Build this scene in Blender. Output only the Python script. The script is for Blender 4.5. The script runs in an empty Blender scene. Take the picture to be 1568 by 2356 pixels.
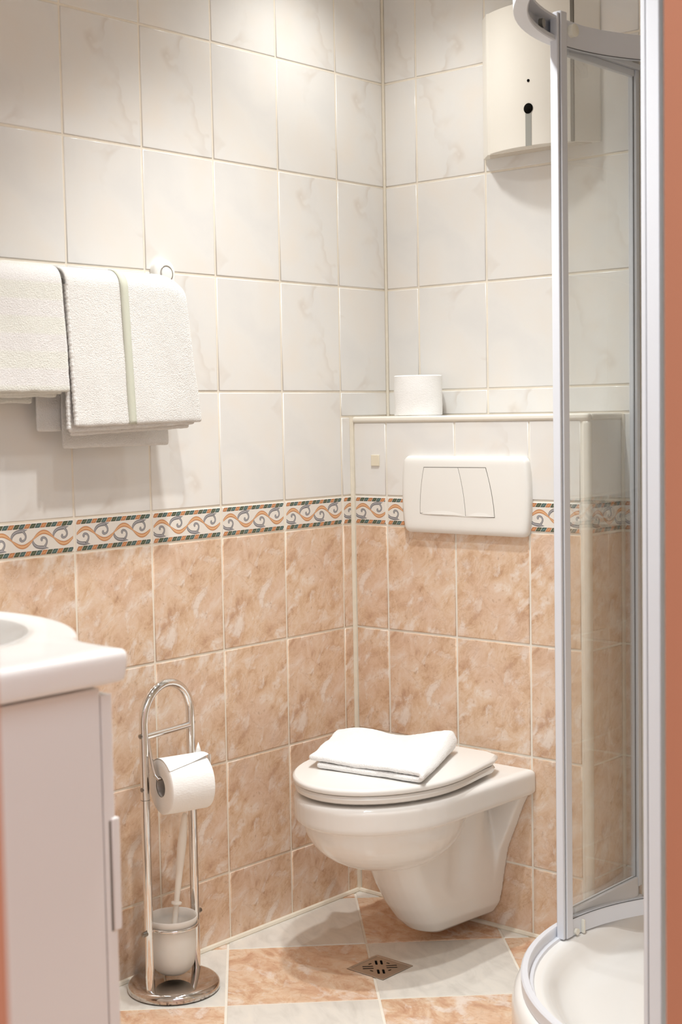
import bpy, bmesh, math, random
from mathutils import Vector, Matrix, noise as mnoise
random.seed(7)
S = bpy.context.scene
COL = S.collection
PI = math.pi

# ------------------------------------------------------------------ camera
cd = bpy.data.cameras.new('camera'); cam = bpy.data.objects.new('camera', cd); COL.objects.link(cam)
R_ = Vector((0.75187737, 0.65907191, -0.01745362)); U_ = Vector((-0.03122283, 0.06203756, 0.99758532))
F_ = Vector((-0.65856325, 0.74951688, -0.06722273))
cam.matrix_world = Matrix(((R_.x, U_.x, -F_.x, 2.26160394), (R_.y, U_.y, -F_.y, -2.75499848),
                           (R_.z, U_.z, -F_.z, 1.15914134), (0, 0, 0, 1)))
cd.sensor_fit = 'HORIZONTAL'; cd.sensor_width = 36.0; cd.lens = 3322.36 / 1568 * 36
cd.clip_start = 0.02
cd.dof.use_dof = True; cd.dof.focus_distance = 3.25; cd.dof.aperture_fstop = 9.0
S.camera = cam
# ------------------------------------------------------------------ world, light, exposure
W_ = bpy.data.worlds.new('world'); S.world = W_; W_.use_nodes = True
W_.node_tree.nodes['Background'].inputs[0].default_value = (0.80, 0.89, 1.0, 1)
W_.node_tree.nodes['Background'].inputs[1].default_value = 2.0
S.view_settings.view_transform = 'Standard'; S.view_settings.look = 'None'
S.view_settings.exposure = 0.25; S.view_settings.gamma = 1.0
S.view_settings.use_curve_mapping = False
S.cycles.max_bounces = 10; S.cycles.diffuse_bounces = 6; S.cycles.transparent_max_bounces = 16; S.cycles.caustics_reflective = False; S.cycles.caustics_refractive = False
LAMPS = [((0.27, -0.36), 15.0), ((0.53, -0.70), 56.0), ((0.86, -1.05), 55.0), ((1.06, -1.45), 34.0)]  # last spot is an added fill lamp that brightens floor and basin
LAMP_COL = (0.95, 0.965, 0.95)
CEIL = 2.32

# ------------------------------------------------------------------ measures
TW, TH = 0.200, 0.2474
ZB = 0.9656            # top of border row
HB = 0.0684            # border height
ZL = ZB - HB           # top of salmon tiles
AY = 0.1745            # first full joint on left wall (distance from back wall)
BX = 0.1002            # first joint on back wall
JX = 0.1055            # first joint on the boxing
BD = 0.138             # boxing depth
BW = 0.655             # boxing width
BH = 1.150             # boxing height
XR, YF = 1.46, -2.20   # right wall inner, front wall inner
XO = 1.52              # right wall hall side
DY0, DY1 = -1.287, -2.2    # doorway

# ------------------------------------------------------------------ materials
def new_mat(name):
    m = bpy.data.materials.new(name); m.use_nodes = True
    nt = m.node_tree; b = nt.nodes['Principled BSDF']
    return m, nt, b
def simple(name, col, rough=0.5, metal=0.0, spec=0.5, coat=0.0):
    m, nt, b = new_mat(name)
    b.inputs['Base Color'].default_value = (*col, 1); b.inputs['Roughness'].default_value = rough
    b.inputs['Metallic'].default_value = metal; b.inputs['Specular IOR Level'].default_value = spec
    b.inputs['Coat Weight'].default_value = coat
    # faint procedural variation so that no surface is perfectly flat
    n = nt.nodes.new('ShaderNodeTexNoise'); n.inputs['Scale'].default_value = 14; n.inputs['Detail'].default_value = 3
    tc = nt.nodes.new('ShaderNodeTexCoord'); nt.links.new(tc.outputs['Object'], n.inputs['Vector'])
    r = nt.nodes.new('ShaderNodeMapRange'); r.inputs[3].default_value = max(0.0, rough - 0.01); r.inputs[4].default_value = rough + 0.01
    nt.links.new(n.outputs['Fac'], r.inputs[0]); nt.links.new(r.outputs[0], b.inputs['Roughness'])
    return m
class NT:
    def __init__(s, nt): s.nt = nt
    def n(s, t, **kw):
        nd = s.nt.nodes.new(t)
        for k, v in kw.items(): setattr(nd, k, v)
        return nd
    def l(s, a, b): s.nt.links.new(a, b)
def ramp(N, src, stops, interp='LINEAR'):
    r = N.n('ShaderNodeValToRGB'); e = r.color_ramp.elements; r.color_ramp.interpolation = interp
    while len(e) > 1: e.remove(e[0])
    e[0].position = stops[0][0]; e[0].color = (*stops[0][1], 1)
    for p, c in stops[1:]:
        x = e.new(p); x.color = (*c, 1)
    N.l(src, r.inputs[0]); return r.outputs[0]
def mixc(N, fac, a, b, mode='MIX'):
    m = N.n('ShaderNodeMix', data_type='RGBA', blend_type=mode)
    if isinstance(fac, float): m.inputs[0].default_value = fac
    else: N.l(fac, m.inputs[0])
    for v, i in ((a, 6), (b, 7)):
        if isinstance(v, tuple): m.inputs[i].default_value = (*v, 1)
        else: N.l(v, m.inputs[i])
    return m.outputs[2]
def noise(N, vec, scale, detail=3, rough=0.55, dist=0.0, w=None):
    n = N.n('ShaderNodeTexNoise')
    if w is not None:
        n.noise_dimensions = '4D'; N.l(w, n.inputs['W'])
    n.inputs['Scale'].default_value = scale; n.inputs['Detail'].default_value = detail
    n.inputs['Roughness'].default_value = rough; n.inputs['Distortion'].default_value = dist
    N.l(vec, n.inputs['Vector']); return n.outputs['Fac']
def mapping(N, vec, rot=(0, 0, 0), scale=(1, 1, 1), loc=(0, 0, 0)):
    m = N.n('ShaderNodeMapping'); m.inputs['Rotation'].default_value = rot; m.inputs['Scale'].default_value = scale
    m.inputs['Location'].default_value = loc
    N.l(vec, m.inputs['Vector']); return m.outputs[0]
def variant(N, k):
    oi = N.n('ShaderNodeObjectInfo'); a = N.n('ShaderNodeMath', operation='MULTIPLY'); a.inputs[1].default_value = k
    N.l(oi.outputs['Random'], a.inputs[0]); f = N.n('ShaderNodeMath', operation='FLOOR'); N.l(a.outputs[0], f.inputs[0])
    g = N.n('ShaderNodeMath', operation='MULTIPLY'); g.inputs[1].default_value = 3.7; N.l(f.outputs[0], g.inputs[0])
    return g.outputs[0]
def bump(N, b, h, strength, dist):
    bp = N.n('ShaderNodeBump'); bp.inputs['Strength'].default_value = strength; bp.inputs['Distance'].default_value = dist
    N.l(h, bp.inputs['Height']); N.l(bp.outputs[0], b.inputs['Normal'])

def white_tile_mat():
    m, nt, b = new_mat('white_marbled_glaze'); N = NT(nt)
    v = N.n('ShaderNodeTexCoord').outputs['Object']; w = variant(N, 3)
    cloud = noise(N, v, 7, 4, 0.5, 0.6, w)
    base = ramp(N, cloud, [(0.32, (0.715, 0.705, 0.69)), (0.5, (0.75, 0.735, 0.71)), (0.70, (0.765, 0.725, 0.675))])
    vn = noise(N, v, 4.2, 4, 0.45, 0.25, w)
    vein = ramp(N, vn, [(0.470, (0, 0, 0)), (0.494, (0.6, 0.6, 0.6)), (0.500, (0.6, 0.6, 0.6)), (0.507, (0, 0, 0))])
    gate = ramp(N, noise(N, v, 9, 2, 0.5, 0.0, w), [(0.45, (0, 0, 0)), (0.62, (1, 1, 1))])
    fac = mixc(N, 1.0, vein, gate, 'MULTIPLY')
    col = mixc(N, fac, base, (0.63, 0.575, 0.52))
    N.l(col, b.inputs['Base Color']); b.inputs['Roughness'].default_value = 0.16
    b.inputs['Specular IOR Level'].default_value = 0.5
    bump(N, b, noise(N, v, 28, 2), 0.05, 0.004)
    return m
def salmon_mat(name, floor=False):
    m, nt, b = new_mat(name); N = NT(nt)
    v = N.n('ShaderNodeTexCoord').outputs['Object']; w = variant(N, 3)
    mv = mapping(N, mapping(N, v, (0, 0, math.radians(-50 if not floor else 20))), (0, 0, 0), (1, 1.45, 1))
    sc = 1.0 if not floor else 0.75
    n1 = noise(N, mv, 17 * sc, 12, 0.70, 0.5 if not floor else 1.6, w)
    base = ramp(N, n1, [(0.33, (0.48, 0.29, 0.18)), (0.42, (0.605, 0.405, 0.265)), (0.50, (0.69, 0.505, 0.36)), (0.57, (0.72, 0.56, 0.435)), (0.66, (0.775, 0.68, 0.595))]
                if not floor else
                [(0.32, (0.46, 0.245, 0.145)), (0.44, (0.60, 0.375, 0.24)), (0.53, (0.69, 0.495, 0.345)), (0.66, (0.755, 0.625, 0.49))])
    pink = ramp(N, noise(N, v, 9, 4, 0.55, 0.3, w), [(0.45, (0, 0, 0)), (0.66, (0.45, 0.45, 0.45))])
    base = mixc(N, pink, base, (0.68, 0.495, 0.395) if not floor else (0.67, 0.45, 0.32))
    ws = ramp(N, noise(N, mapping(N, mv, (0, 0, 0), (1, 1, 1), (0.37, 0.11, 0.0)), 17 * sc, 7, 0.6, 0.7, w), [(0.53, (0, 0, 0)), (0.62, (0.7, 0.7, 0.7)), (0.75, (0.95, 0.95, 0.95))])
    base = mixc(N, ws, base, (0.78, 0.70, 0.635))
    ds = ramp(N, noise(N, v, 75, 5, 0.65, 0.4, w), [(0.30, (0.6, 0.6, 0.6)), (0.41, (0, 0, 0))])
    base = mixc(N, ds, base, (0.40, 0.245, 0.155))
    vn = noise(N, mv, 7 * sc, 7, 0.6, 1.0 if not floor else 2.2, w)
    vein = ramp(N, vn, [(0.478, (0, 0, 0)), (0.495, (0.28, 0.28, 0.28)), (0.512, (0, 0, 0))])
    base = mixc(N, vein, base, (0.46, 0.28, 0.18))
    N.l(base, b.inputs['Base Color']); b.inputs['Roughness'].default_value = 0.20 if not floor else 0.24
    bump(N, b, noise(N, v, 30, 3), 0.06, 0.004)
    return m
def floor_white_mat():
    m, nt, b = new_mat('pale_floor_glaze'); N = NT(nt)
    v = N.n('ShaderNodeTexCoord').outputs['Object']; w = variant(N, 5)
    mv = mapping(N, mapping(N, v, (0, 0, math.radians(35))), (0, 0, 0), (1, 2.6, 1))
    n1 = noise(N, mv, 10, 6, 0.6, 0.8, w)
    base = ramp(N, n1, [(0.30, (0.60, 0.575, 0.53)), (0.52, (0.70, 0.675, 0.625)), (0.75, (0.76, 0.72, 0.65))])
    N.l(base, b.inputs['Base Color']); b.inputs['Roughness'].default_value = 0.24
    bump(N, b, noise(N, v, 40, 3), 0.06, 0.003)
    return m
def grout_mat(name, col):
    m, nt, b = new_mat(name); N = NT(nt)
    v = N.n('ShaderNodeTexCoord').outputs['Object']
    c = mixc(N, noise(N, v, 60, 4), tuple(x * 0.90 for x in col), tuple(min(1, x * 1.06) for x in col))
    N.l(c, b.inputs['Base Color']); b.inputs['Roughness'].default_value = 0.8
    bump(N, b, noise(N, v, 900, 2), 0.3, 0.0005)
    return m
def grid_tile_mat(name):
    # plain tiling for the walls that stand behind the camera's view
    m, nt, b = new_mat(name); N = NT(nt)
    g = N.n('ShaderNodeTexCoord').outputs['Object']
    sep = N.n('ShaderNodeSeparateXYZ'); N.l(g, sep.inputs[0])
    add = N.n('ShaderNodeMath', operation='ADD'); N.l(sep.outputs[0], add.inputs[0]); N.l(sep.outputs[1], add.inputs[1])
    cmb = N.n('ShaderNodeCombineXYZ'); N.l(add.outputs[0], cmb.inputs[0]); N.l(sep.outputs[2], cmb.inputs[1])
    br = N.n('ShaderNodeTexBrick'); br.offset = 0.0; br.inputs['Scale'].default_value = 1.0
    br.inputs['Brick Width'].default_value = TW; br.inputs['Row Height'].default_value = TH; br.inputs['Mortar Size'].default_value = 0.0022
    br.inputs['Mortar'].default_value = (0.66, 0.58, 0.47, 1)
    hi = N.n('ShaderNodeMath', operation='GREATER_THAN'); hi.inputs[1].default_value = ZB - 0.03; N.l(sep.outputs[2], hi.inputs[0])
    n1 = noise(N, g, 20, 5)
    low = ramp(N, n1, [(0.3, (0.50, 0.29, 0.18)), (0.7, (0.68, 0.49, 0.36))])
    N.l(mixc(N, hi.outputs[0], low, (0.74, 0.72, 0.69)), br.inputs['Color1']); N.l(mixc(N, hi.outputs[0], low, (0.74, 0.72, 0.69)), br.inputs['Color2'])
    N.l(br.outputs['Color'], b.inputs['Base Color']); b.inputs['Roughness'].default_value = 0.2
    return m
def terry_mat(name, col, banded=False):
    m, nt, b = new_mat(name); N = NT(nt)
    v = N.n('ShaderNodeTexCoord').outputs['Object']
    n1 = noise(N, v, 520, 2, 0.5); n2 = noise(N, v, 35, 3)
    c = mixc(N, n2, tuple(x * 0.95 for x in col), col)
    if banded:
        sep = N.n('ShaderNodeSeparateXYZ'); N.l(v, sep.inputs[0])
        mu = N.n('ShaderNodeMath', operation='MULTIPLY'); mu.inputs[1].default_value = 2 * PI / 0.063; N.l(sep.outputs[2], mu.inputs[0])
        si = N.n('ShaderNodeMath', operation='SINE'); N.l(mu.outputs[0], si.inputs[0])
        mr = N.n('ShaderNodeMapRange'); mr.inputs[1].default_value = -0.25; mr.inputs[2].default_value = 0.25; N.l(si.outputs[0], mr.inputs[0])
        c = mixc(N, mr.outputs[0], c, (0.73, 0.725, 0.67))
    N.l(c, b.inputs['Base Color']); b.inputs['Roughness'].default_value = 0.95
    b.inputs['Sheen Weight'].default_value = 0.25; b.inputs['Specular IOR Level'].default_value = 0.1
    bump(N, b, n1, 0.75, 0.0030)
    return m
def weave_mat(name, col):
    m, nt, b = new_mat(name); N = NT(nt)
    v = N.n('ShaderNodeTexCoord').outputs['Object']
    wv = N.n('ShaderNodeTexWave', bands_direction='DIAGONAL'); wv.inputs['Scale'].default_value = 170
    N.l(v, wv.inputs['Vector'])
    N.l(mixc(N, wv.outputs['Fac'], tuple(x * 0.88 for x in col), col), b.inputs['Base Color'])
    b.inputs['Roughness'].default_value = 0.8; bump(N, b, wv.outputs['Fac'], 0.4, 0.0006)
    return m
def paper_mat():
    m, nt, b = new_mat('white_tissue_paper'); N = NT(nt)
    v = N.n('ShaderNodeTexCoord').outputs['Object']
    b.inputs['Base Color'].default_value = (0.86, 0.855, 0.84, 1); b.inputs['Roughness'].default_value = 0.9
    b.inputs['Specular IOR Level'].default_value = 0.15
    vo = N.n('ShaderNodeTexVoronoi'); vo.inputs['Scale'].default_value = 330; N.l(mapping(N, v, (0, 0, 0), (1, 0.55, 1)), vo.inputs['Vector'])
    bump(N, b, vo.outputs['Distance'], 0.35, 0.0008)
    return m
def chrome_mat(name, col, rough, rust=False):
    m, nt, b = new_mat(name); N = NT(nt)
    v = N.n('ShaderNodeTexCoord').outputs['Object']
    b.inputs['Metallic'].default_value = 1.0
    f = ramp(N, noise(N, v, 90, 5, 0.7), [(0.60, (0, 0, 0)), (0.72, (1, 1, 1))])
    if rust:
        sep = N.n('ShaderNodeSeparateXYZ'); N.l(v, sep.inputs[0])
        mr = N.n('ShaderNodeMapRange'); mr.inputs[1].default_value = 0.012; mr.inputs[2].default_value = 0.003; N.l(sep.outputs[2], mr.inputs[0])
        f2 = mixc(N, 1.0, ramp(N, noise(N, v, 130, 5, 0.7), [(0.52, (0, 0, 0)), (0.60, (1, 1, 1))]), mr.outputs[0], 'MULTIPLY')
        N.l(mixc(N, f2, col, (0.05, 0.025, 0.02)), b.inputs['Base Color'])
    else:
        N.l(mixc(N, f, col, tuple(x * 0.86 for x in col)), b.inputs['Base Color'])
    b.inputs['Roughness'].default_value = rough
    return m
def glass_mat(name, tint, refl=1.0):
    m = bpy.data.materials.new(name); m.use_nodes = True; nt = m.node_tree; nt.nodes.clear(); N = NT(nt)
    o = N.n('ShaderNodeOutputMaterial'); tr = N.n('ShaderNodeBsdfTransparent'); gl = N.n('ShaderNodeBsdfGlossy'); mx = N.n('ShaderNodeMixShader')
    tr.inputs[0].default_value = (*tint, 1); gl.inputs['Roughness'].default_value = 0.01; gl.inputs['Color'].default_value = (refl, refl, refl, 1)
    lw = N.n('ShaderNodeLayerWeight'); pw = N.n('ShaderNodeMath', operation='POWER'); pw.inputs[1].default_value = 2.0; N.l(lw.outputs['Facing'], pw.inputs[0])
    fr = N.n('ShaderNodeMath', operation='MULTIPLY_ADD'); fr.inputs[1].default_value = 0.60; fr.inputs[2].default_value = 0.022; N.l(pw.outputs[0], fr.inputs[0])
    n = N.n('ShaderNodeTexNoise'); n.inputs['Scale'].default_value = 3; tc = N.n('ShaderNodeTexCoord'); N.l(tc.outputs['Object'], n.inputs['Vector'])
    bp = N.n('ShaderNodeBump'); bp.inputs['Strength'].default_value = 0.03; bp.inputs['Distance'].default_value = 0.003; N.l(n.outputs['Fac'], bp.inputs['Height'])
    N.l(bp.outputs[0], gl.inputs['Normal'])
    N.l(fr.outputs[0], mx.inputs[0]); N.l(tr.outputs[0], mx.inputs[1]); N.l(gl.outputs[0], mx.inputs[2]); N.l(mx.outputs[0], o.inputs[0])
    return m
def frosted_mat():
    m = bpy.data.materials.new('frosted_glass'); m.use_nodes = True; nt = m.node_tree; nt.nodes.clear(); N = NT(nt)
    o = N.n('ShaderNodeOutputMaterial'); tl = N.n('ShaderNodeBsdfTranslucent'); df = N.n('ShaderNodeBsdfDiffuse'); tr = N.n('ShaderNodeBsdfTransparent')
    gl = N.n('ShaderNodeBsdfGlossy'); gl.inputs['Roughness'].default_value = 0.45
    n = N.n('ShaderNodeTexNoise'); n.inputs['Scale'].default_value = 25; tc = N.n('ShaderNodeTexCoord'); N.l(tc.outputs['Object'], n.inputs['Vector'])
    c = ramp(N, n.outputs['Fac'], [(0.3, (0.92, 0.91, 0.88)), (0.7, (0.95, 0.94, 0.92))])
    N.l(c, tl.inputs[0]); N.l(c, df.inputs[0])
    a = N.n('ShaderNodeMixShader'); a.inputs[0].default_value = 0.6; N.l(tl.outputs[0], a.inputs[1]); N.l(df.outputs[0], a.inputs[2])
    b2 = N.n('ShaderNodeMixShader'); b2.inputs[0].default_value = 0.10; N.l(a.outputs[0], b2.inputs[1]); N.l(tr.outputs[0], b2.inputs[2])
    c2 = N.n('ShaderNodeMixShader'); c2.inputs[0].default_value = 0.04; N.l(b2.outputs[0], c2.inputs[1]); N.l(gl.outputs[0], c2.inputs[2])
    N.l(c2.outputs[0], o.inputs[0]); return m
def emit_mat(name, col, st):
    m = bpy.data.materials.new(name); m.use_nodes = True; nt = m.node_tree; b = nt.nodes['Principled BSDF']
    b.inputs['Emission Color'].default_value = (*col, 1); b.inputs['Emission Strength'].default_value = st
    return m

M = {
 'wt': white_tile_mat(), 'st': salmon_mat('salmon_marbled_glaze'), 'sf': salmon_mat('salmon_floor_glaze', True), 'wf': floor_white_mat(),
 'grout': grout_mat('cream_grout', (0.80, 0.735, 0.63)), 'grout_low': grout_mat('grey_grout', (0.78, 0.74, 0.66)), 'sil': grout_mat('cream_sealant', (0.74, 0.68, 0.57)),
 'grid': grid_tile_mat('plain_wall_tiling'),
 'orange': None,
 'porc': simple('white_porcelain', (0.79, 0.77, 0.745), 0.09), 'plast': simple('white_plastic', (0.80, 0.785, 0.75), 0.28),
 'seat': simple('seat_plastic', (0.78, 0.765, 0.74), 0.2), 'ivory': simple('ivory_plastic', (0.74, 0.67, 0.53), 0.5),
 'disp': simple('cream_enamel', (0.80, 0.765, 0.695), 0.35), 'dispg': simple('grey_window', (0.33, 0.33, 0.30), 0.5), 'dark': simple('dark_void', (0.010, 0.009, 0.008), 0.95, 0.0, 0.0),
 'gapm': simple('dark_gap', (0.16, 0.145, 0.12), 0.7),
 'trim': simple('cream_edge_trim', (0.80, 0.76, 0.68), 0.25), 'alu': simple('white_lacquered_profile', (0.70, 0.72, 0.775), 0.3), 'gasket': simple('black_gasket', (0.09, 0.095, 0.105), 0.4), 'seam': simple('grey_seam', (0.36, 0.36, 0.38), 0.5),
 'tray': simple('white_acrylic', (0.80, 0.795, 0.78), 0.15), 'clip': simple('ivory_clip', (0.80, 0.78, 0.70), 0.35),
 'lac': simple('white_lacquer', (0.74, 0.71, 0.69), 0.35), 'terry': terry_mat('white_terry', (0.76, 0.745, 0.72)), 'terryb': terry_mat('white_banded_terry', (0.76, 0.74, 0.725), True),
 'terryw': terry_mat('bright_white_terry', (0.90, 0.90, 0.90)),
 'stripe': weave_mat('sage_woven_band', (0.58, 0.585, 0.49)), 'paper': paper_mat(), 'core': simple('grey_cardboard', (0.50, 0.47, 0.44), 0.9),
 'chrome': chrome_mat('chrome', (0.78, 0.76, 0.74), 0.05), 'chromer': chrome_mat('worn_chrome', (0.62, 0.58, 0.55), 0.06, True), 'steel': chrome_mat('brushed_steel', (0.55, 0.49, 0.43), 0.33),
 'screw': chrome_mat('dull_screw', (0.30, 0.29, 0.27), 0.3), 'frost': frosted_mat(), 'brush': simple('white_handle_plastic', (0.84, 0.80, 0.74), 0.35),
 'glass': glass_mat('shower_glass', (0.984, 0.990, 0.986)), 'ceil': simple('ceiling_paint', (0.80, 0.79, 0.77), 0.8), 'bulb': emit_mat('bulb_glow', (1.0, 0.85, 0.65), 25.0),
 'hallw': simple('hall_wall_paint', (0.62, 0.43, 0.35), 0.8), 'hallf': simple('hall_floor', (0.42, 0.30, 0.22), 0.5),
 'bt_base': simple('border_glaze', (0.75, 0.71, 0.655), 0.2),
 'bt_o0': simple('border_orange_dark', (0.42, 0.155, 0.06), 0.25), 'bt_o1': simple('border_orange', (0.60, 0.29, 0.135), 0.25), 'bt_o2': simple('border_orange_light', (0.71, 0.45, 0.26), 0.25),
 'bt_g0': simple('border_grey_dark', (0.115, 0.110, 0.115), 0.25), 'bt_g1': simple('border_grey', (0.25, 0.245, 0.26), 0.25), 'bt_g2': simple('border_grey_light', (0.40, 0.39, 0.40), 0.25),
 'bt_e0': simple('border_green_dark', (0.045, 0.060, 0.035), 0.25), 'bt_e1': simple('border_green', (0.115, 0.135, 0.085), 0.25),
 'bt_t0': simple('border_teal_dark', (0.035, 0.072, 0.066), 0.25), 'bt_t1': simple('border_teal', (0.115, 0.185, 0.175), 0.25),
}
M['orange'] = simple('orange_wall_paint', (0.48, 0.185, 0.10), 0.75)

# ------------------------------------------------------------------ object helpers
def link(o): COL.objects.link(o); return o
def tag(o, label=None, cat=None, group=None, kind=None):
    if label: o['label'] = label
    if cat: o['category'] = cat
    if group: o['group'] = group
    if kind: o['kind'] = kind
    return o
def empty(name, loc, label, cat, group=None):
    e = bpy.data.objects.new(name, None); e.location = loc; e.empty_display_size = 0.05; link(e)
    return tag(e, label, cat, group)
def worg(o):
    v = Vector(o.location)
    while o.parent: o = o.parent; v += Vector(o.location)
    return v
def build(name, bm, mat, parent=None, smooth=True, origin=None):
    """world-space bmesh -> one mesh object; parents carry no rotation"""
    bmesh.ops.recalc_face_normals(bm, faces=bm.faces[:])
    if origin is None:
        if parent is not None: origin = worg(parent)
        else:
            xs = [v.co for v in bm.verts]
            origin = Vector(((min(v.x for v in xs) + max(v.x for v in xs)) / 2, (min(v.y for v in xs) + max(v.y for v in xs)) / 2, min(v.z for v in xs)))
    origin = Vector(origin)
    for v in bm.verts: v.co -= origin
    me = bpy.data.meshes.new(name); bm.to_mesh(me); bm.free()
    for m in (mat if isinstance(mat, (list, tuple)) else [mat]): me.materials.append(m)
    for p in me.polygons: p.use_smooth = smooth
    o = bpy.data.objects.new(name, me); link(o)
    if parent is not None: o.parent = parent; o.location = origin - worg(parent)
    else: o.location = origin
    if smooth:
        try: me.set_sharp_from_angle(angle=math.radians(40))
        except Exception: pass
    return o
def bevel_mod(o, w, seg=3, ang=35):
    m = o.modifiers.new('bevel', 'BEVEL'); m.width = w; m.segments = seg; m.limit_method = 'ANGLE'; m.angle_limit = math.radians(ang)
    return o
def sub_mod(o, lv=1):
    m = o.modifiers.new('sub', 'SUBSURF'); m.levels = lv; m.render_levels = lv; return o
def abox(bm, a, b):
    x0, y0, z0 = a; x1, y1, z1 = b
    v = [bm.verts.new(p) for p in ((x0, y0, z0), (x1, y0, z0), (x1, y1, z0), (x0, y1, z0), (x0, y0, z1), (x1, y0, z1), (x1, y1, z1), (x0, y1, z1))]
    fs = []
    for f in ((0, 3, 2, 1), (4, 5, 6, 7), (0, 1, 5, 4), (1, 2, 6, 5), (2, 3, 7, 6), (3, 0, 4, 7)):
        fs.append(bm.faces.new([v[i] for i in f]))
    return fs
def box(name, a, b, mat, parent=None, bev=0.0, seg=2, smooth=False):
    bm = bmesh.new(); abox(bm, a, b); o = build(name, bm, mat, parent, smooth=smooth or bev > 0)
    if bev: bevel_mod(o, bev, seg)
    return o
def loft(bm, secs, cap0=True, cap1=True, close=False):
    rows = [[bm.verts.new(p) for p in s] for s in secs]; n = len(rows[0])
    pairs = list(zip(rows, rows[1:])) + ([(rows[-1], rows[0])] if close else [])
    for a, b in pairs:
        for i in range(n):
            j = (i + 1) % n
            bm.faces.new((a[i], a[j], b[j], b[i]))
    if not close:
        if cap0: bm.faces.new(rows[0][::-1])
        if cap1: bm.faces.new(rows[-1])
def lathe(bm, prof, c, n=40, axis='z'):
    """prof: list of (radius, height); closes to a point where r==0"""
    rows = []
    for r, h in prof:
        if r < 1e-6: rows.append([bm.verts.new((0, 0, h))])
        else: rows.append([bm.verts.new((r * math.cos(2 * PI * i / n), r * math.sin(2 * PI * i / n), h)) for i in range(n)])
    for a, b in zip(rows, rows[1:]):
        for i in range(n):
            j = (i + 1) % n
            if len(a) == 1 and len(b) == 1: continue
            if len(a) == 1: bm.faces.new((a[0], b[i], b[j]))
            elif len(b) == 1: bm.faces.new((a[i], a[j], b[0]))
            else: bm.faces.new((a[i], a[j], b[j], b[i]))
    vs = [v for r in rows for v in r]
    for v in vs:
        x, y, z = v.co
        if axis == 'y': v.co = (x, z, y)
        elif axis == 'x': v.co = (z, x, y)
        v.co += Vector(c)
    return vs
def tube(bm, path, r, n=14, cap=True):
    P = [Vector(p) for p in path]; rr = r if isinstance(r, (list, tuple)) else [r] * len(P)
    secs = []; up = None
    for i, p in enumerate(P):
        t = (P[min(i + 1, len(P) - 1)] - P[max(i - 1, 0)]).normalized()
        if up is None: up = t.orthogonal().normalized()
        up = (up - t * up.dot(t)).normalized(); sd = t.cross(up)
        secs.append([p + (up * math.cos(2 * PI * k / n) + sd * math.sin(2 * PI * k / n)) * rr[i] for k in range(n)])
    loft(bm, secs, cap, cap)
def prism(bm, pts2, z0, z1):
    loft(bm, [[(x, y, z0) for x, y in pts2], [(x, y, z1) for x, y in pts2]])
def arc(cx, cy, r, a0, a1, n):
    return [(cx + r * math.cos(math.radians(a0 + (a1 - a0) * i / n)), cy + r * math.sin(math.radians(a0 + (a1 - a0) * i / n))) for i in range(n + 1)]

# ------------------------------------------------------------------ lights in the ceiling (built with their lamps below)
# ------------------------------------------------------------------ the setting
fl = box('floor', (0, YF, -0.12), (XR, 0, -0.0016), M['grout_low']); tag(fl, kind='structure')
wl = box('wall_left', (-0.12, YF, -0.12), (-0.0017, 0.0, CEIL), M['grout']); tag(wl, kind='structure')
wb = box('wall_back', (-0.12, 0.0017, -0.12), (XO, 0.12, CEIL), M['grout']); tag(wb, kind='structure')
bxw = box('wall_boxing', (0, -BD + 0.0017, 0), (BW - 0.0017, 0.0017, BH - 0.006), M['grout_low']); tag(bxw, kind='structure')
cl = box('ceiling', (-0.12, YF - 0.1, CEIL), (XO, 0.12, CEIL + 0.1), M['ceil']); tag(cl, kind='structure')
wf = box('wall_front', (-0.12, YF - 0.1, -0.12), (XR, YF, CEIL), M['grid']); tag(wf, kind='structure')
bm = bmesh.new()
abox(bm, (XR, DY0, -0.12), (XO, 0.0035, CEIL)); abox(bm, (XR, DY1 - 1.6, -0.12), (XO, DY1 - 0.034, CEIL)); abox(bm, (XR, DY1 - 0.034, 2.06), (XO, DY0, CEIL))
wr = build('wall_right', bm, [M['orange'], M['grid']], smooth=False, origin=(0, 0, 0))
for p in wr.data.polygons:
    if p.normal.x < -0.9: p.material_index = 1
tag(wr, kind='structure')
hf = box('floor_hall', (XR, -4.2, -0.12), (3.4, 0.4, 0.0), M['hallf']); tag(hf, kind='structure')
hw = box('wall_hall', (3.4, -4.2, -0.12), (3.5, 0.4, 2.4), M['hallw']); tag(hw, kind='structure')

# --- tiles
_tile_cache = {}
G = 0.0024     # half joint
def tile_mesh(x0, x1, y0, y1, mat, th=0.0075):
    key = (round(x0, 4), round(x1, 4), round(y0, 4), round(y1, 4), mat.name)
    if key in _tile_cache: return _tile_cache[key]
    me = bpy.data.meshes.new('tile'); V = []; Fc = []
    for z, ins in ((-th, 0), (-0.0016, 0), (-0.0006, 0.0005), (0.0, 0.0018)):
        V += [(x0 + ins, y0 + ins, z), (x1 - ins, y0 + ins, z), (x1 - ins, y1 - ins, z), (x0 + ins, y1 - ins, z)]
    for k in range(3):
        for i in range(4):
            j = (i + 1) % 4; Fc.append((4 * k + i, 4 * k + j, 4 * k + 4 + j, 4 * k + 4 + i))
    Fc.append((12, 13, 14, 15))
    me.from_pydata(V, [], Fc); me.materials.append(mat)
    for i, p in enumerate(me.polygons): p.use_smooth = i < 12
    _tile_cache[key] = me; return me
BAS = {'L': Matrix(((0, 0, 1), (1, 0, 0), (0, 1, 0))), 'B': Matrix(((1, 0, 0), (0, 0, -1), (0, 1, 0)))}
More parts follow.
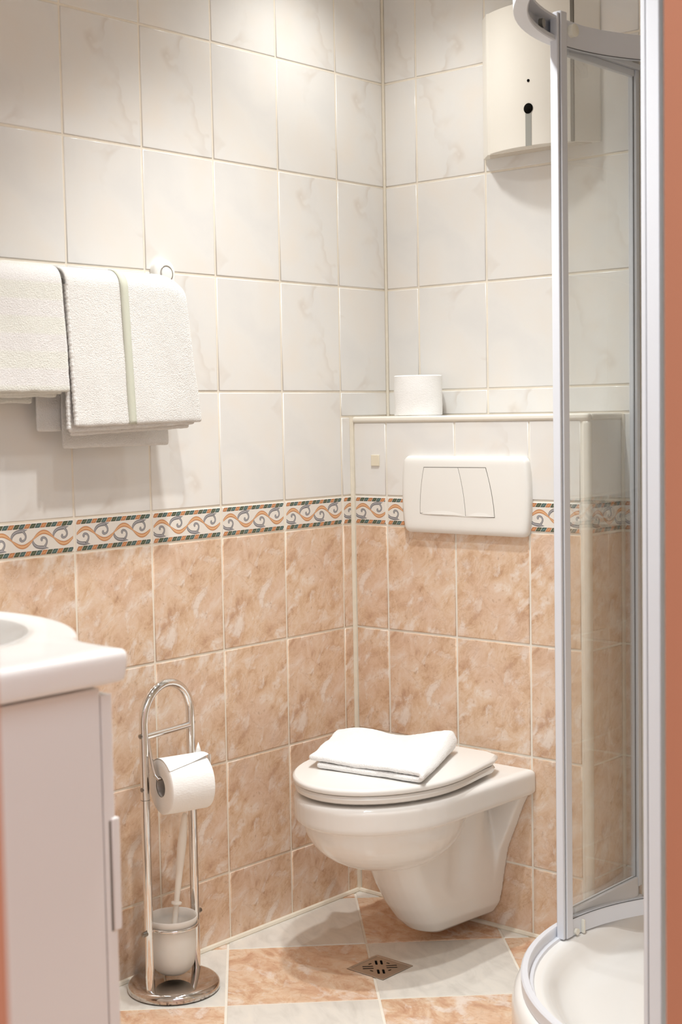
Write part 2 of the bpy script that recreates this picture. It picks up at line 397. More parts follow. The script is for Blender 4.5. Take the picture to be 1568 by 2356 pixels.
def place_tile(name, me, wall, basis, loc, flip=False):
    o = bpy.data.objects.new(name, me); link(o); o.parent = wall
    rot = BAS[basis].copy()
    if flip: rot = rot @ Matrix.Rotation(PI, 3, 'Z')
    jig = Matrix.Rotation(random.uniform(-1, 1) * 0.0016, 3, 'X') @ Matrix.Rotation(random.uniform(-1, 1) * 0.0016, 3, 'Y')
    o.rotation_euler = (rot @ jig).to_euler()
    o.location = Vector(loc) - worg(wall)
    return o
# border tile print: polygons in tile coordinates (x -TW/2..TW/2, y -HB/2..HB/2)
def border_polys():
    P = []   # (matkey, level, polygon)
    w, h = TW / 2, HB / 2
    def rope(yc):
        hh = 0.0043; n = 15; cw = (TW - 0.010) / n
        seq = ['o', 'e', 't']
        for i in range(n):
            a = -w + 0.005 + i * cw; c = seq[i % 3]; k = 0.0030
            d, l = {'o': ('bt_o0', 'bt_o1'), 'e': ('bt_e0', 'bt_e1'), 't': ('bt_t0', 'bt_t1')}[c]
            g = 0.0006
            P.append((d, 1, [(a + g - k, yc - hh), (a + cw - g - k, yc - hh), (a + cw - g + k, yc + hh), (a + g + k, yc + hh)]))
            P.append((l, 2, [(a + g + 0.0013 - k * 0.6, yc - hh * 0.72), (a + cw - g - 0.0022 - k * 0.6, yc - hh * 0.55), (a + cw - g - 0.0016 + k * 0.6, yc + hh * 0.72), (a + g + 0.0026 + k * 0.6, yc + hh * 0.6)]))
    rope(h - 0.0085); rope(-h + 0.0075)
    def stroke(key, lv, pts, wid):
        n = len(pts); nor = []
        for i in range(n):
            a = pts[max(i - 1, 0)]; b = pts[min(i + 1, n - 1)]
            dx, dy = b[0] - a[0], b[1] - a[1]; l = math.hypot(dx, dy) or 1
            nor.append((-dy / l, dx / l))
        for i in range(n - 1):
            p, q = pts[i], pts[i + 1]; a, b = wid[i] / 2, wid[i + 1] / 2
            P.append((key, lv, [(p[0] - nor[i][0] * a, p[1] - nor[i][1] * a), (q[0] - nor[i + 1][0] * b, q[1] - nor[i + 1][1] * b),
                               (q[0] + nor[i + 1][0] * b, q[1] + nor[i + 1][1] * b), (p[0] + nor[i][0] * a, p[1] + nor[i][1] * a)]))
    # grey curls
    def smooth(pts, m=4):
        out = []
        for i in range(len(pts) - 1):
            p0 = pts[max(i - 1, 0)]; p1 = pts[i]; p2 = pts[i + 1]; p3 = pts[min(i + 2, len(pts) - 1)]
            for k in range(m):
                t = k / m
                out.append(tuple(0.5 * ((2 * p1[d]) + (-p0[d] + p2[d]) * t + (2 * p0[d] - 5 * p1[d] + 4 * p2[d] - p3[d]) * t * t + (-p0[d] + 3 * p1[d] - 3 * p2[d] + p3[d]) * t ** 3) for d in (0, 1)))
        out.append(pts[-1]); return out
    half = (TW - 0.004) / 4
    def curl(x0, sg):
        sx, sy = 0.00040, 0.00027 * sg
        arm = smooth([(-1, -6), (-2, 18), (6, 40), (22, 56), (44, 63), (66, 66), (90, 72)], 3)
        hook = smooth([(62, 64), (76, 42), (80, 18), (71, -2), (56, -6), (48, 6), (54, 18)], 3)
        aw = [1.5, 2, 3, 4, 5, 5.5, 6, 6.2, 6.4, 6.5, 6.6, 6.8, 7, 7.5, 7, 6, 4, 2, .6]
        hwid = [5, 5, 4.8, 4.6, 4.4, 4.2, 4.2, 4.2, 4.2, 4.3, 4.4, 4.6, 4.8, 5, 5, 4.8, 4.6, 4, 3]
        A = [(x0 + x * sx, y * sy) for x, y in arm]; H = [(x0 + x * sx, y * sy) for x, y in hook]
        for key, lv, f, dy in (('bt_g0', 1, 1.0, 0), ('bt_g1', 2, 0.72, 0), ('bt_g2', 3, 0.25, 0.0006)):
            stroke(key, lv, [(x, y + dy) for x, y in A], [aw[min(i, 18)] * 0.001 * f for i in range(len(A))])
            stroke(key, lv, [(x - dy, y) for x, y in H], [hwid[min(i, 18)] * 0.001 * f for i in range(len(H))])
    for k in range(4): curl(-w + 0.002 + k * half, 1 if k % 2 else -1)
    # orange ribbon
    n = 64; pts = []; wd = []
    for i in range(n + 1):
        t = i / n; ph = 2 * PI * 2 * t
        pts.append((-w + 0.002 + t * (TW - 0.004), 0.0128 * math.sin(ph) - 0.0002)); wd.append(0.0022 + 0.0060 * abs(math.sin(ph)) ** 0.8)
    stroke('bt_o0', 4, pts, wd); stroke('bt_o1', 5, pts, [x * 0.84 for x in wd]); stroke('bt_o2', 6, pts, [x * 0.55 for x in wd])
    for f, l in ((0.22, 0.10), (-0.22, 0.10)):
        stroke('bt_o1', 7, [(x, y + f * wq) for (x, y), wq in zip(pts, wd)], [x * 0.09 for x in wd])
    return P
BP = border_polys()
def clipx(poly, x0, x1):
    for lim, sg in ((x0, 1), (x1, -1)):
        out = []
        for i in range(len(poly)):
            a, b = poly[i - 1], poly[i]; ia, ib = (a[0] - lim) * sg >= 0, (b[0] - lim) * sg >= 0
            if ia != ib:
                t = (lim - a[0]) / (b[0] - a[0]); out.append((lim, a[1] + t * (b[1] - a[1])))
            if ib: out.append(b)
        poly = out
        if len(poly) < 3: return None
    return poly
_bc = {}
def border_mesh(x0, x1):
    key = (round(x0, 4), round(x1, 4))
    if key in _bc: return _bc[key]
    base = tile_mesh(x0, x1, -HB / 2 + G, HB / 2 - G, M['bt_base'])
    keys = ['bt_base'] + sorted({p[0] for p in BP})
    V = [tuple(v.co) for v in base.vertices]; Fc = [tuple(p.vertices) for p in base.polygons]; mi = [0] * len(Fc)
    for k, lv, poly in BP:
        c = clipx(poly, x0 + 0.0022, x1 - 0.0022)
        if not c: continue
        a = sum(c[i - 1][0] * c[i][1] - c[i][0] * c[i - 1][1] for i in range(len(c)))
        if abs(a) < 1e-10: continue
        if a < 0: c = c[::-1]
        s = len(V); V += [(x, y, 0.00004 * lv) for x, y in c]; Fc.append(tuple(range(s, s + len(c)))); mi.append(keys.index(k))
    me = bpy.data.meshes.new('border_tile'); me.from_pydata(V, [], Fc)
    for k in keys: me.materials.append(M[k])
    for p, m in zip(me.polygons, mi): p.material_index = m
    _bc[key] = me; return me

def rows(ztop):
    """(z0, z1, kind) of whole tile rows"""
    r = []
    for k in range(8):
        z0 = ZB + k * TH; r.append((z0, z0 + TH, 'w', k))
    r.append((ZL, ZB, 'b', 0))
    for k in range(4): r.append((ZL - (k + 1) * TH, ZL - k * TH, 's', k))
    return r
def tile_wall(wall, basis, cols, plane, zmin, zmax, border_from_left=True):
    """cols: list of (c0, c1, origin) along the wall's own right axis; plane gives world loc from (c, z)"""
    for ci, (c0, c1, corg) in enumerate(cols):
        for z0, z1, kind, k in rows(zmax):
            a, b = max(z0, zmin), min(z1, zmax)
            if b - a < 0.012: continue
            zc = (z0 + z1) / 2
            if kind == 'b':
                if b - a < HB - 0.005: continue
                full = abs((c1 - c0) - TW) < 0.002
                me = border_mesh(-TW / 2 + G, -TW / 2 + (c1 - c0) - G)
                place_tile('border_tile', me, wall, basis, plane(c0 + TW / 2, zc))
            else:
                mat = M['wt'] if kind == 'w' else M['st']
                whole = abs(b - a - TH) < 0.002 and abs(c1 - c0 - TW) < 0.002
                flip = random.random() < 0.4 if whole else False
                if whole and kind == 's' and wall is bxw: flip = not (k % 2)
                if whole and kind == 's' and wall is wl: flip = bool(k % 2) and ci % 3 == 1
                me = tile_mesh(c0 - corg + G, c1 - corg - G, a - zc + G, b - zc - G, mat)
                place_tile('wall_tile', me, wall, basis, plane(corg, zc), flip)
# left wall: right axis = +y
cols = [(-AY + 0.0, -0.002, -AY + TW / 2)]
y = -AY
while y > YF + 0.01:
    y1 = y; y -= TW
    cols.append((max(y, YF), y1, y + TW / 2))
# corner piece above the boxing only; lower it is cut at the boxing
tile_wall(wl, 'L', [cols[0]], lambda c, z: (0, c, z), BH + 0.004, CEIL)
tile_wall(wl, 'L', [(-AY, -BD - 0.001, -AY + TW / 2)], lambda c, z: (0, c, z), 0.0, BH + 0.004)
tile_wall(wl, 'L', cols[1:], lambda c, z: (0, c, z), 0.0, CEIL)
# back wall: right axis = +x
cols = [(0.002, BX, BX - TW / 2)]
x = BX
while x < XR - 0.01:
    cols.append((x, min(x + TW, XR), x + TW / 2)); x += TW
tile_wall(wb, 'B', cols[:3], lambda c, z: (c, 0, z), BH + 0.004, CEIL)
c3 = cols[3]
tile_wall(wb, 'B', [c3], lambda c, z: (c, 0, z), BH + 0.004, CEIL)
tile_wall(wb, 'B', [(BW + 0.002, c3[1], c3[2])], lambda c, z: (c, 0, z), 0.0, BH + 0.004)
tile_wall(wb, 'B', cols[4:], lambda c, z: (c, 0, z), 0.0, CEIL)
# boxing front and end
cols = [(0.006, JX, 0.0055), (JX, JX + TW, JX + TW / 2), (JX + TW, JX + 2 * TW, JX + 1.5 * TW), (JX + 2 * TW, BW - 0.019, JX + 2.5 * TW)]
tile_wall(bxw, 'B', cols, lambda c, z: (c, -BD, z), 0.0, BH - 0.009)
tile_wall(bxw, 'L', [(-BD + 0.007, -0.002, -BD + 0.006 + TW / 2)], lambda c, z: (BW, c, z), 0.0, BH - 0.009)
# ledge: tiles on top, rounded edge trims
for i, (a, b) in enumerate(((0.006, JX), (JX, JX + TW), (JX + TW, JX + 2 * TW), (JX + 2 * TW, BW - 0.02))):
    me = tile_mesh(a - (a + b) / 2 + 0.001, b - (a + b) / 2 - 0.001, -0.058, 0.064, M['wt'])
    o = bpy.data.objects.new('ledge_tile', me); link(o); o.parent = bxw; o.location = Vector(((a + b) / 2, -BD / 2, BH)) - worg(bxw)
def quarter_trim(name, path, r, mat, parent=None, w=0.0):
    bm = bmesh.new(); tube(bm, path, r, 12); return build(name, bm, mat, parent)
t = box('edge_trim', (0.004, -BD - 0.0035, BH - 0.0105), (BW + 0.002, -BD + 0.012, BH + 0.0035), M['trim'], bxw, 0.005, 3)
t = box('corner_trim', (BW - 0.0175, -BD - 0.0025, 0.0), (BW + 0.0025, -BD + 0.0155, BH - 0.0110), M['trim'], bxw, 0.0075, 4)
t = box('end_trim', (BW - 0.012, -BD + 0.012, BH - 0.0105), (BW + 0.0025, 0.001, BH + 0.0035), M['trim'], bxw, 0.005, 3)
# sealant beads in the corners
def bead(n, pts, r, mat='sil'):
    bm = bmesh.new(); tube(bm, pts, r, 8); o = build('trim_%d' % n, bm, M[mat]); tag(o, kind='structure'); return o
bead(1, [(0.001, -0.001, BH), (0.001, -0.001, CEIL)], 0.0042)
bead(2, [(0.001, -BD - 0.001, 0.004), (0.001, -BD - 0.001, BH + 0.002)], 0.0062)
bead(3, [(0.001, YF, 0.002), (0.001, -BD, 0.002)], 0.0068)
bead(4, [(0.0, -BD - 0.001, 0.002), (BW, -BD - 0.001, 0.002)], 0.0062)
bead(5, [(BW + 0.002, -0.001, 0.1), (BW + 0.002, -0.001, BH)], 0.0050)

# --- floor tiles, laid diagonally
def clip_rect(poly, x0, x1, y0, y1):
    poly = clipx(poly, x0, x1)
    if not poly: return None
    q = clipx([(b, a) for a, b in poly], y0, y1)
    return [(b, a) for a, b in q] if q else None
N0 = Vector((0.245, -0.400)); E1 = Vector((0.2145, 0.2145)); E2 = Vector((0.2145, -0.2145))
DR = (0.307, -0.537, 0.405, -0.439)   # drain square
cut = bmesh.new(); abox(cut, (DR[0] - 0.001, DR[1] - 0.001, -0.02), (DR[2] + 0.001, DR[3] + 0.001, 0.02))
cutter_me = bpy.data.meshes.new('cutter'); cut.to_mesh(cutter_me); cut.free()
def floor_tile(i, j):
    c = N0 + E1 * (i + 0.5) + E2 * (j + 0.5)
    q = [c + (E1 * sx + E2 * sy) * (0.5 - 0.0085) for sx, sy in ((-1, -1), (-1, 1), (1, 1), (1, -1))]
    poly = clip_rect([(p.x, p.y) for p in q], 0.003, XR, YF, -0.0)
    if not poly: return
    area = abs(sum(poly[k - 1][0] * poly[k][1] - poly[k][0] * poly[k - 1][1] for k in range(len(poly)))) / 2
    if area < 2e-4: return
    if all(py > -BD and px < BW for px, py in poly): return
    bm = bmesh.new(); cc = Vector((sum(p[0] for p in poly) / len(poly), sum(p[1] for p in poly) / len(poly)))
    def ring(z, ins):
        out = []
        for p in poly:
            d = cc - Vector(p); out.append((p[0] + d.x / d.length * ins, p[1] + d.y / d.length * ins, z))
        return out
    loft(bm, [ring(-0.006, 0), ring(-0.0012, 0), ring(-0.0003, 0.0008), ring(0, 0.0025)], True, True)
    hit = not (max(p[0] for p in poly) < DR[0] or min(p[0] for p in poly) > DR[2] or max(p[1] for p in poly) < DR[1] or min(p[1] for p in poly) > DR[3])
    mat = M['sf'] if (i + j) % 2 == 1 else M['wf']
    o = build('floor_tile', bm, mat, fl, smooth=False, origin=(c.x, c.y, 0))
    if hit:
        # cut the drain opening out of this tile
        co = bpy.data.objects.new('cutter', cutter_me); link(co)
        md = o.modifiers.new('cut', 'BOOLEAN'); md.object = co; md.operation = 'DIFFERENCE'; md.solver = 'EXACT'
        bpy.context.view_layer.update()
        dg = bpy.context.evaluated_depsgraph_get(); me2 = bpy.data.meshes.new_from_object(o.evaluated_get(dg))
        o.modifiers.clear(); o.data = me2; bpy.data.objects.remove(co)
for i in range(-9, 9):
    for j in range(-9, 9): floor_tile(i, j)

# ------------------------------------------------------------------ floor drain
dr = empty('floor_drain', ((DR[0] + DR[2]) / 2, (DR[1] + DR[3]) / 2, -0.004), 'square steel floor drain with slotted grate set in the tiles', 'drain')
bm = bmesh.new()
x0, y0, x1, y1 = DR
for a, b in (((x0, y0), (x1, y0 + 0.006)), ((x0, y1 - 0.006), (x1, y1)), ((x0, y0 + 0.006), (x0 + 0.006, y1 - 0.006)), ((x1 - 0.006, y0 + 0.006), (x1, y1 - 0.006))):
    abox(bm, (a[0], a[1], -0.0014), (b[0], b[1], 0.0016))
o = build('drain_frame', bm, M['steel'], dr, smooth=False); bevel_mod(o, 0.0006, 1)
box('drain_pit', (x0 + 0.004, y0 + 0.004, -0.0015), (x1 - 0.004, y1 - 0.004, -0.0012), M['dark'], dr)
bm = bmesh.new(); abox(bm, (x0 + 0.0065, y0 + 0.0065, -0.0010), (x1 - 0.0065, y1 - 0.0065, 0.0009))
grate = build('drain_grate', bm, M['steel'], dr, smooth=False)
bm = bmesh.new(); cx, cy = (x0 + x1) / 2, (y0 + y1) / 2
def slot(bm, c, ang, l, w):
    pts = []
    for s, a0 in ((1, -90), (-1, 90)):
        for px, py in arc(s * (l / 2 - w / 2), 0, w / 2, a0, a0 + 180, 6): pts.append((px, py))
    ca, sa = math.cos(ang), math.sin(ang)
    prism(bm, [(c[0] + px * ca - py * sa, c[1] + px * sa + py * ca) for px, py in pts], -0.02, 0.02)
for q in range(4):
    a = PI / 4 + q * PI / 2
    for s in (-1, 1):
        u = Vector((math.cos(a), math.sin(a))); v = Vector((-u.y, u.x))
        p = Vector((cx, cy)) + u * 0.025 + v * s * 0.0055
        slot(bm, p, a, 0.024, 0.0052)
    b = q * PI / 2
    for s in (-1, 1):
        u = Vector((math.cos(b), math.sin(b)))
    slot(bm, Vector((cx, cy)) + u * 0.027, b + PI / 2, 0.009, 0.0042)
me = bpy.data.meshes.new('slots'); bmesh.ops.recalc_face_normals(bm, faces=bm.faces[:]); bm.to_mesh(me); bm.free()
co = bpy.data.objects.new('slots', me); link(co)
md = grate.modifiers.new('cut', 'BOOLEAN'); md.object = co; md.operation = 'DIFFERENCE'; md.solver = 'EXACT'
bpy.context.view_layer.update(); dg = bpy.context.evaluated_depsgraph_get(); me2 = bpy.data.meshes.new_from_object(grate.evaluated_get(dg))
grate.modifiers.clear()
if len(me2.polygons) > 10:
    for v in me2.vertices: pass
    grate.data = me2
bpy.data.objects.remove(co)

# ------------------------------------------------------------------ toilet
TX = 0.337
tl = empty('toilet', (TX, -0.40, 0.02), 'white wall-hung toilet with closed lid under the flush plate', 'toilet')
def dshape(hwb, hw, yb, yc, b, z, n=28, m=8, rc=0.0, inset=0.0, dz=None):
    """back edge at yb (half width hwb), straight to yc (half width hw), elliptical front of depth b"""
    pts = []
    hwb -= inset; hw -= inset; b -= inset; yb -= inset
    for i in range(m):
        t = i / m
        y = yb + (yc - yb) * t; w = hwb + (hw - hwb) * (t * t * (3 - 2 * t))
        if rc and t == 0: pts.append((hwb - rc, yb)); pts.append((hwb - rc * 0.3, yb - rc * 0.3)); pts.append((hwb, yb - rc)); continue
        if rc and yb - y <= rc + 0.002: continue
        pts.append((w, y))
    r = pts[:]
    out = [(TX + x, y) for x, y in r]
    for i in range(n + 1):
        a = PI * i / n; out.append((TX + hw * math.cos(a), yc - b * math.sin(a)))
    out += [(TX - x, y) for x, y in r[::-1]]
    return [(x, y, z if dz is None else z + dz(x, y)) for x, y in out]
bm = bmesh.new()
# rim slab
loft(bm, [dshape(0.181, 0.176, -BD, -0.43, 0.222, 0.322, inset=0.004), dshape(0.181, 0.176, -BD, -0.43, 0.222, 0.330),
          dshape(0.181, 0.176, -BD, -0.43, 0.224, 0.368), dshape(0.181, 0.176, -BD, -0.43, 0.224, 0.374, inset=0.003), dshape(0.181, 0.176, -BD, -0.43, 0.224, 0.378, inset=0.010)])
me_parts = [bm]
# bowl: squashed half ellipsoid under the rim
bm2 = bmesh.new(); secs = []
for k in range(15):
    t = k / 14; a = t * PI / 2
    r = max(math.cos(a) ** 0.85, 0.02); z = 0.330 - 0.128 * math.sin(a)
    hw_, b_, yc_ = 0.160 * r, 0.205 * r, -0.43 + 0.02 * (1 - r)
    secs.append([(TX + hw_ * math.cos(2 * PI * i / 48), yc_ + (b_ if math.sin(2 * PI * i / 48) < 0 else b_ * 0.9) * math.sin(2 * PI * i / 48), z) for i in range(48)])
loft(bm2, secs); me_parts.append(bm2)
# trap column
bm3 = bmesh.new(); secs = []
TR = [(0.020, 0.022, -0.285, -0.150), (0.024, 0.045, -0.315, -0.139), (0.036, 0.066, -0.345, -0.138), (0.06, 0.083, -0.372, -0.138), (0.098, 0.092, -0.402, -0.138), (0.148, 0.098, -0.432, -0.138),
      (0.19, 0.101, -0.452, -0.138), (0.24, 0.104, -0.475, -0.138), (0.335, 0.110, -0.50, -0.138)]
for z, w, yf, yb in TR:
    s = []; n = 44
    fr = 0.72   # front half width ratio
    L = yb - yf
    side = []
    for i in range(n + 1):
        t = i / n; yy = yb - t * (L - w * fr * 0.8)
        ww = w * (1 - (1 - fr) * t)
        dent = 0.0
        zz = min(max((z - 0.10) / 0.05, 0), 1)
        dent = 0.010 * zz * (0.5 + 0.5 * math.cos(PI * min(1, abs((yy + 0.290) / 0.055))))
        dent += max(0, (z - 0.17) / 0.165) * 0.075 * max(0, 1 - (yb - yy) / 0.085)
        side.append((ww - dent, yy))
    front = []
    wf_ = w * fr; yc_ = yf + wf_ * 0.8
    for i in range(1, 12):
        a = PI * i / 12; front.append((wf_ * math.cos(a), yc_ - wf_ * 0.8 * math.sin(a)))
    s = [(TX + x, yy, z) for x, yy in side] + [(TX + x, yy, z) for x, yy in front] + [(TX - x, yy, z) for x, yy in side[::-1]]
    secs.append(s)
loft(bm3, secs); me_parts.append(bm3)
# wall flange
bm4 = bmesh.new(); secs = []
for z, w, d in ((0.022, 0.04, 0.02), (0.03, 0.058, 0.03), (0.05, 0.075, 0.036), (0.097, 0.091, 0.036), (0.148, 0.100, 0.034), (0.19, 0.108, 0.034), (0.242, 0.130, 0.032), (0.29, 0.149, 0.030), (0.335, 0.172, 0.030)):
    secs.append([(TX + w, -BD, z), (TX + w - 0.004, -BD - d, z), (TX - w + 0.004, -BD - d, z), (TX - w, -BD, z)])
loft(bm4, secs); me_parts.append(bm4)
allb = bmesh.new()
for b_ in me_parts:
    bmesh.ops.recalc_face_normals(b_, faces=b_.faces[:])
    tmp = bpy.data.meshes.new('t'); b_.to_mesh(tmp); b_.free(); allb.from_mesh(tmp)
body = build('bowl', allb, M['porc'], tl)
rm = body.modifiers.new('remesh', 'REMESH'); rm.mode = 'VOXEL'; rm.voxel_size = 0.0032; rm.use_smooth_shade = True
sm = body.modifiers.new('smooth', 'SMOOTH'); sm.factor = 0.5; sm.iterations = 7
bm = bmesh.new(); lathe(bm, [(0, 0), (0.011, 0), (0.012, -0.002), (0.012, -0.02)], (0, 0, 0), 20, 'x')
for v in bm.verts: v.co += Vector((TX + 0.088, -0.190, 0.300))
build('fixing_cap', bm, simple('grey_fixing_cap', (0.42, 0.40, 0.37), 0.4), tl)
# seat ring and lid
bm = bmesh.new()
sd = dict(hwb=0.150, hw=0.1735, yb=-0.235, yc=-0.43, b=0.2225, rc=0.02)
loft(bm, [dshape(z=0.3850, inset=0.008, **sd), dshape(z=0.3885, inset=0.002, **sd), dshape(z=0.3960, inset=0.0, **sd), dshape(z=0.4020, inset=0.003, **sd)])
st = build('seat', bm, M['seat'], tl)
bm = bmesh.new()
ld = dict(hwb=0.146, hw=0.1765, yb=-0.200, yc=-0.43, b=0.226, rc=0.045)
dome = lambda x, y: 0.0025 * max(0, 1 - ((x - TX) / 0.16) ** 2 - ((y + 0.43) / 0.2) ** 2)
loft(bm, [dshape(z=0.4030, inset=0.006, **ld), dshape(z=0.4060, inset=0.001, **ld), dshape(z=0.4115, inset=0.0, **ld), dshape(z=0.4150, inset=0.0015, **ld), dshape(z=0.4175, inset=0.005, **ld)], True, False)
secs = [dshape(z=0.4175, inset=0.005, **ld)]
lid = build('lid', bm, M['seat'], tl)
bm = bmesh.new()
# lid top as concentric rings to the centre
rings = []
for k in range(7):
    f = 1 - k / 6 * 0.999
    base = dshape(z=0.4175, inset=0.005, **ld)
    rings.append([(TX + (x - TX) * f, -0.44 + (yy + 0.44) * f, 0.4175 + 0.0025 * (1 - f * f)) for x, yy, z in base])
loft(bm, rings, False, True)
build('lid_top', bm, M['seat'], lid)
for s in (-1, 1):
    bm = bmesh.new(); lathe(bm, [(0, -0.018), (0.009, -0.018), (0.010, -0.016), (0.010, 0.016), (0.009, 0.018), (0, 0.018)], (TX + s * 0.075, -0.190, 0.392), 20, 'x')
    build('hinge', bm, M['seat'], tl)
    bm = bmesh.new(); lathe(bm, [(0, 0.377), (0.016, 0.377), (0.016, 0.384), (0.013, 0.388), (0, 0.388)], (TX + s * 0.075, -0.190, 0), 20)
    build('hinge_foot', bm, M['seat'], tl)
    bm = bmesh.new(); lathe(bm, [(0, 0.377), (0.008, 0.377), (0.009, 0.3865), (0, 0.3865)], (TX + s * 0.120, -0.50, 0), 14)
    build('seat_buffer', bm, M['seat'], tl)

# ------------------------------------------------------------------ folded hand towel on the lid
FL, FR, BR, BL = Vector((0.232, -0.556)), Vector((0.497, -0.522)), Vector((0.385, -0.262)), Vector((0.150, -0.372))
def fold_point(u, v):
    return (FL * (1 - u) + FR * u) * (1 - v) + (BL * (1 - u) + BR * u) * v
bm = bmesh.new(); path = []
ZT = 0.4200; th = 0.0128
for i in range(25): path.append((0.055 + (0.985 - 0.055) * i / 24, 0))
for i in range(1, 8): path.append((0.985 + 0.030 * math.sin(PI * i / 8), i / 8))
for i in range(29): path.append((0.985 - (0.985 + 0.02) * i / 28, 1))
NV = 30; rowsv = []
for j in range(NV + 1):
    v = j / NV; r = []
    for u, lay in path:
        p = fold_point(u + 0.018 * mnoise.noise(Vector((v * 3.5, lay * 3, 1))) * (1 if u < 0.2 else 0.4), v + 0.012 * mnoise.noise(Vector((u * 5, lay * 4, 2.0))))
        n_ = mnoise.noise(Vector((u * 3.0, v * 3.0, 0.3))); n2 = mnoise.noise(Vector((u * 9.0, v * 9.0, 4.3)))
        rise = max(0, v - 0.25) ** 1.3
        ztop = ZT + th * 1.62 + 0.0035 * n_ + 0.0014 * n2 + rise * (0.016 + 0.010 * math.sin(u * 7.5 + 0.2) + 0.010 * u * u)
        zbot = ZT + th * 0.52 + 0.0015 * max(0, n_)
        r.append(bm.verts.new((p.x, p.y, zbot + (ztop - zbot) * lay)))
    rowsv.append(r)
for a, b in zip(rowsv, rowsv[1:]):
    for i in range(len(path) - 1): bm.faces.new((a[i], a[i + 1], b[i + 1], b[i]))
ht = build('hand_towel', bm, M['terryw']); tag(ht, 'bright white folded hand towel lying on the toilet lid', 'towel')
so = ht.modifiers.new('solid', 'SOLIDIFY'); so.thickness = th * 0.92; so.offset = 0.0
sub_mod(ht, 1)
tx = bpy.data.textures.new('terry_fuzz', 'CLOUDS'); tx.noise_scale = 0.0035; tx.noise_depth = 1
dm = ht.modifiers.new('fuzz', 'DISPLACE'); dm.texture = tx; dm.strength = 0.0016; dm.texture_coords = 'LOCAL'

# ------------------------------------------------------------------ flush plate
fp = empty('flush_plate', (0.337, -BD, 0.886), 'white dual flush plate with two buttons on the boxing', 'flush plate')
def rrect(x0, x1, z0, z1, r, bulge, n=6, m=8):
    pts = []
    cs = [(x1 - r, z0 + r, -90), (x1 - r, z1 - r, 0), (x0 + r, z1 - r, 90), (x0 + r, z0 + r, 180)]
    for q, (cx, cz, a0) in enumerate(cs):
        pts += arc(cx, cz, r, a0, a0 + 90, n)
        if q in (0, 2):
            za, zb_ = (z0 + r, z1 - r) if q == 0 else (z1 - r, z0 + r)
            for i in range(1, m): pts.append(((x1 if q == 0 else x0), za + (zb_ - za) * i / m))
    zc, hh = (z0 + z1) / 2, (z1 - z0) / 2; xc = (x0 + x1) / 2
    return [(x + (1 if x > xc else -1) * bulge * (1 - ((z - zc) / hh) ** 2), z) for x, z in pts]
bm = bmesh.new(); secs = []
for d, ins in ((0, 0.0), (0.008, 0.0), (0.0125, 0.0015), (0.0155, 0.0055), (0.0168, 0.012), (0.0172, 0.020)):
    secs.append([(x, -BD - d, z) for x, z in rrect(0.170 + ins, 0.507 - ins, 0.886 + ins, 1.062 - ins, max(0.003, 0.014 - ins * 0.5), 0.008)])
loft(bm, secs); build('plate', bm, M['plast'], fp)
YP = -BD - 0.0172
def quadcurve(p0, p1, bul, n=8):
    out = []
    for i in range(n + 1):
        t = i / n; out.append((p0[0] + (p1[0] - p0[0]) * t + bul * 4 * t * (1 - t), p0[1] + (p1[1] - p0[1]) * t))
    return out
Lc = quadcurve((0.231, 1.036), (0.219, 0.931), -0.0035); Mc = quadcurve((0.3275, 1.0365), (0.3475, 0.9265), 0.0035); Rc = quadcurve((0.403, 1.037), (0.426, 0.928), 0.0035)
def plate_poly(bm, L, Rr, y0, y1, ins, dish=True):
    n = len(L)
    L = [(x + ins, z) for x, z in L]; Rr = [(x - ins, z) for x, z in Rr]
    sh = lambda p, i: (p[0], p[1] - ins if i == 0 else (p[1] + ins if i == n - 1 else p[1]))
    ring = [sh(p, i) for i, p in enumerate(L)] + [sh(p, n - 1 - i) for i, p in enumerate(Rr[::-1])]
    loft(bm, [[(x, y0, z) for x, z in ring], [(x, y1 + 0.0004, z) for x, z in ring], [(x + (0.0006 if k < n else -0.0006), y1, z) for k, (x, z) in enumerate(ring)]])
bm = bmesh.new(); plate_poly(bm, Lc, Rc, YP + 0.002, YP - 0.0003, -0.0009); build('button_gap', bm, M['gapm'], fp, smooth=False)
bm = bmesh.new(); plate_poly(bm, Lc, Mc, YP, YP - 0.0009, 0.0006); o = build('large_button', bm, M['plast'], fp, smooth=False)
bm = bmesh.new(); plate_poly(bm, Mc, Rc, YP, YP - 0.0009, 0.0006); o = build('small_button', bm, M['plast'], fp, smooth=False)
# scooped lower lips of the buttons
for (xa, xb, z0) in ((0.2225, 0.345, 0.9285), (0.350, 0.4235, 0.9275)):
    bm = bmesh.new(); n = 12; A = []; B = []
    for i in range(n + 1):
        t = i / n; x = xa + (xb - xa) * t; B.append((x, YP - 0.0009, z0 + 0.0015 + 0.0085 * math.sin(PI * t))); A.append((x, YP - 0.0008 * math.sin(PI * t) - 0.0009, z0 + 0.0010))
    va = [bm.verts.new(p) for p in A]; vb = [bm.verts.new(p) for p in B]
    for i in range(n): bm.faces.new((va[i], va[i + 1], vb[i + 1], vb[i]))
    build('button_lip', bm, M['plast'], fp)
# small square pad on the tile
sq = box('adhesive_square', (0.062, -BD - 0.0035, 1.037), (0.086, -BD, 1.063), M['ivory'], None, 0.0008, 2)
tag(sq, 'small beige adhesive square on the tile left of the flush plate', 'adhesive pad')

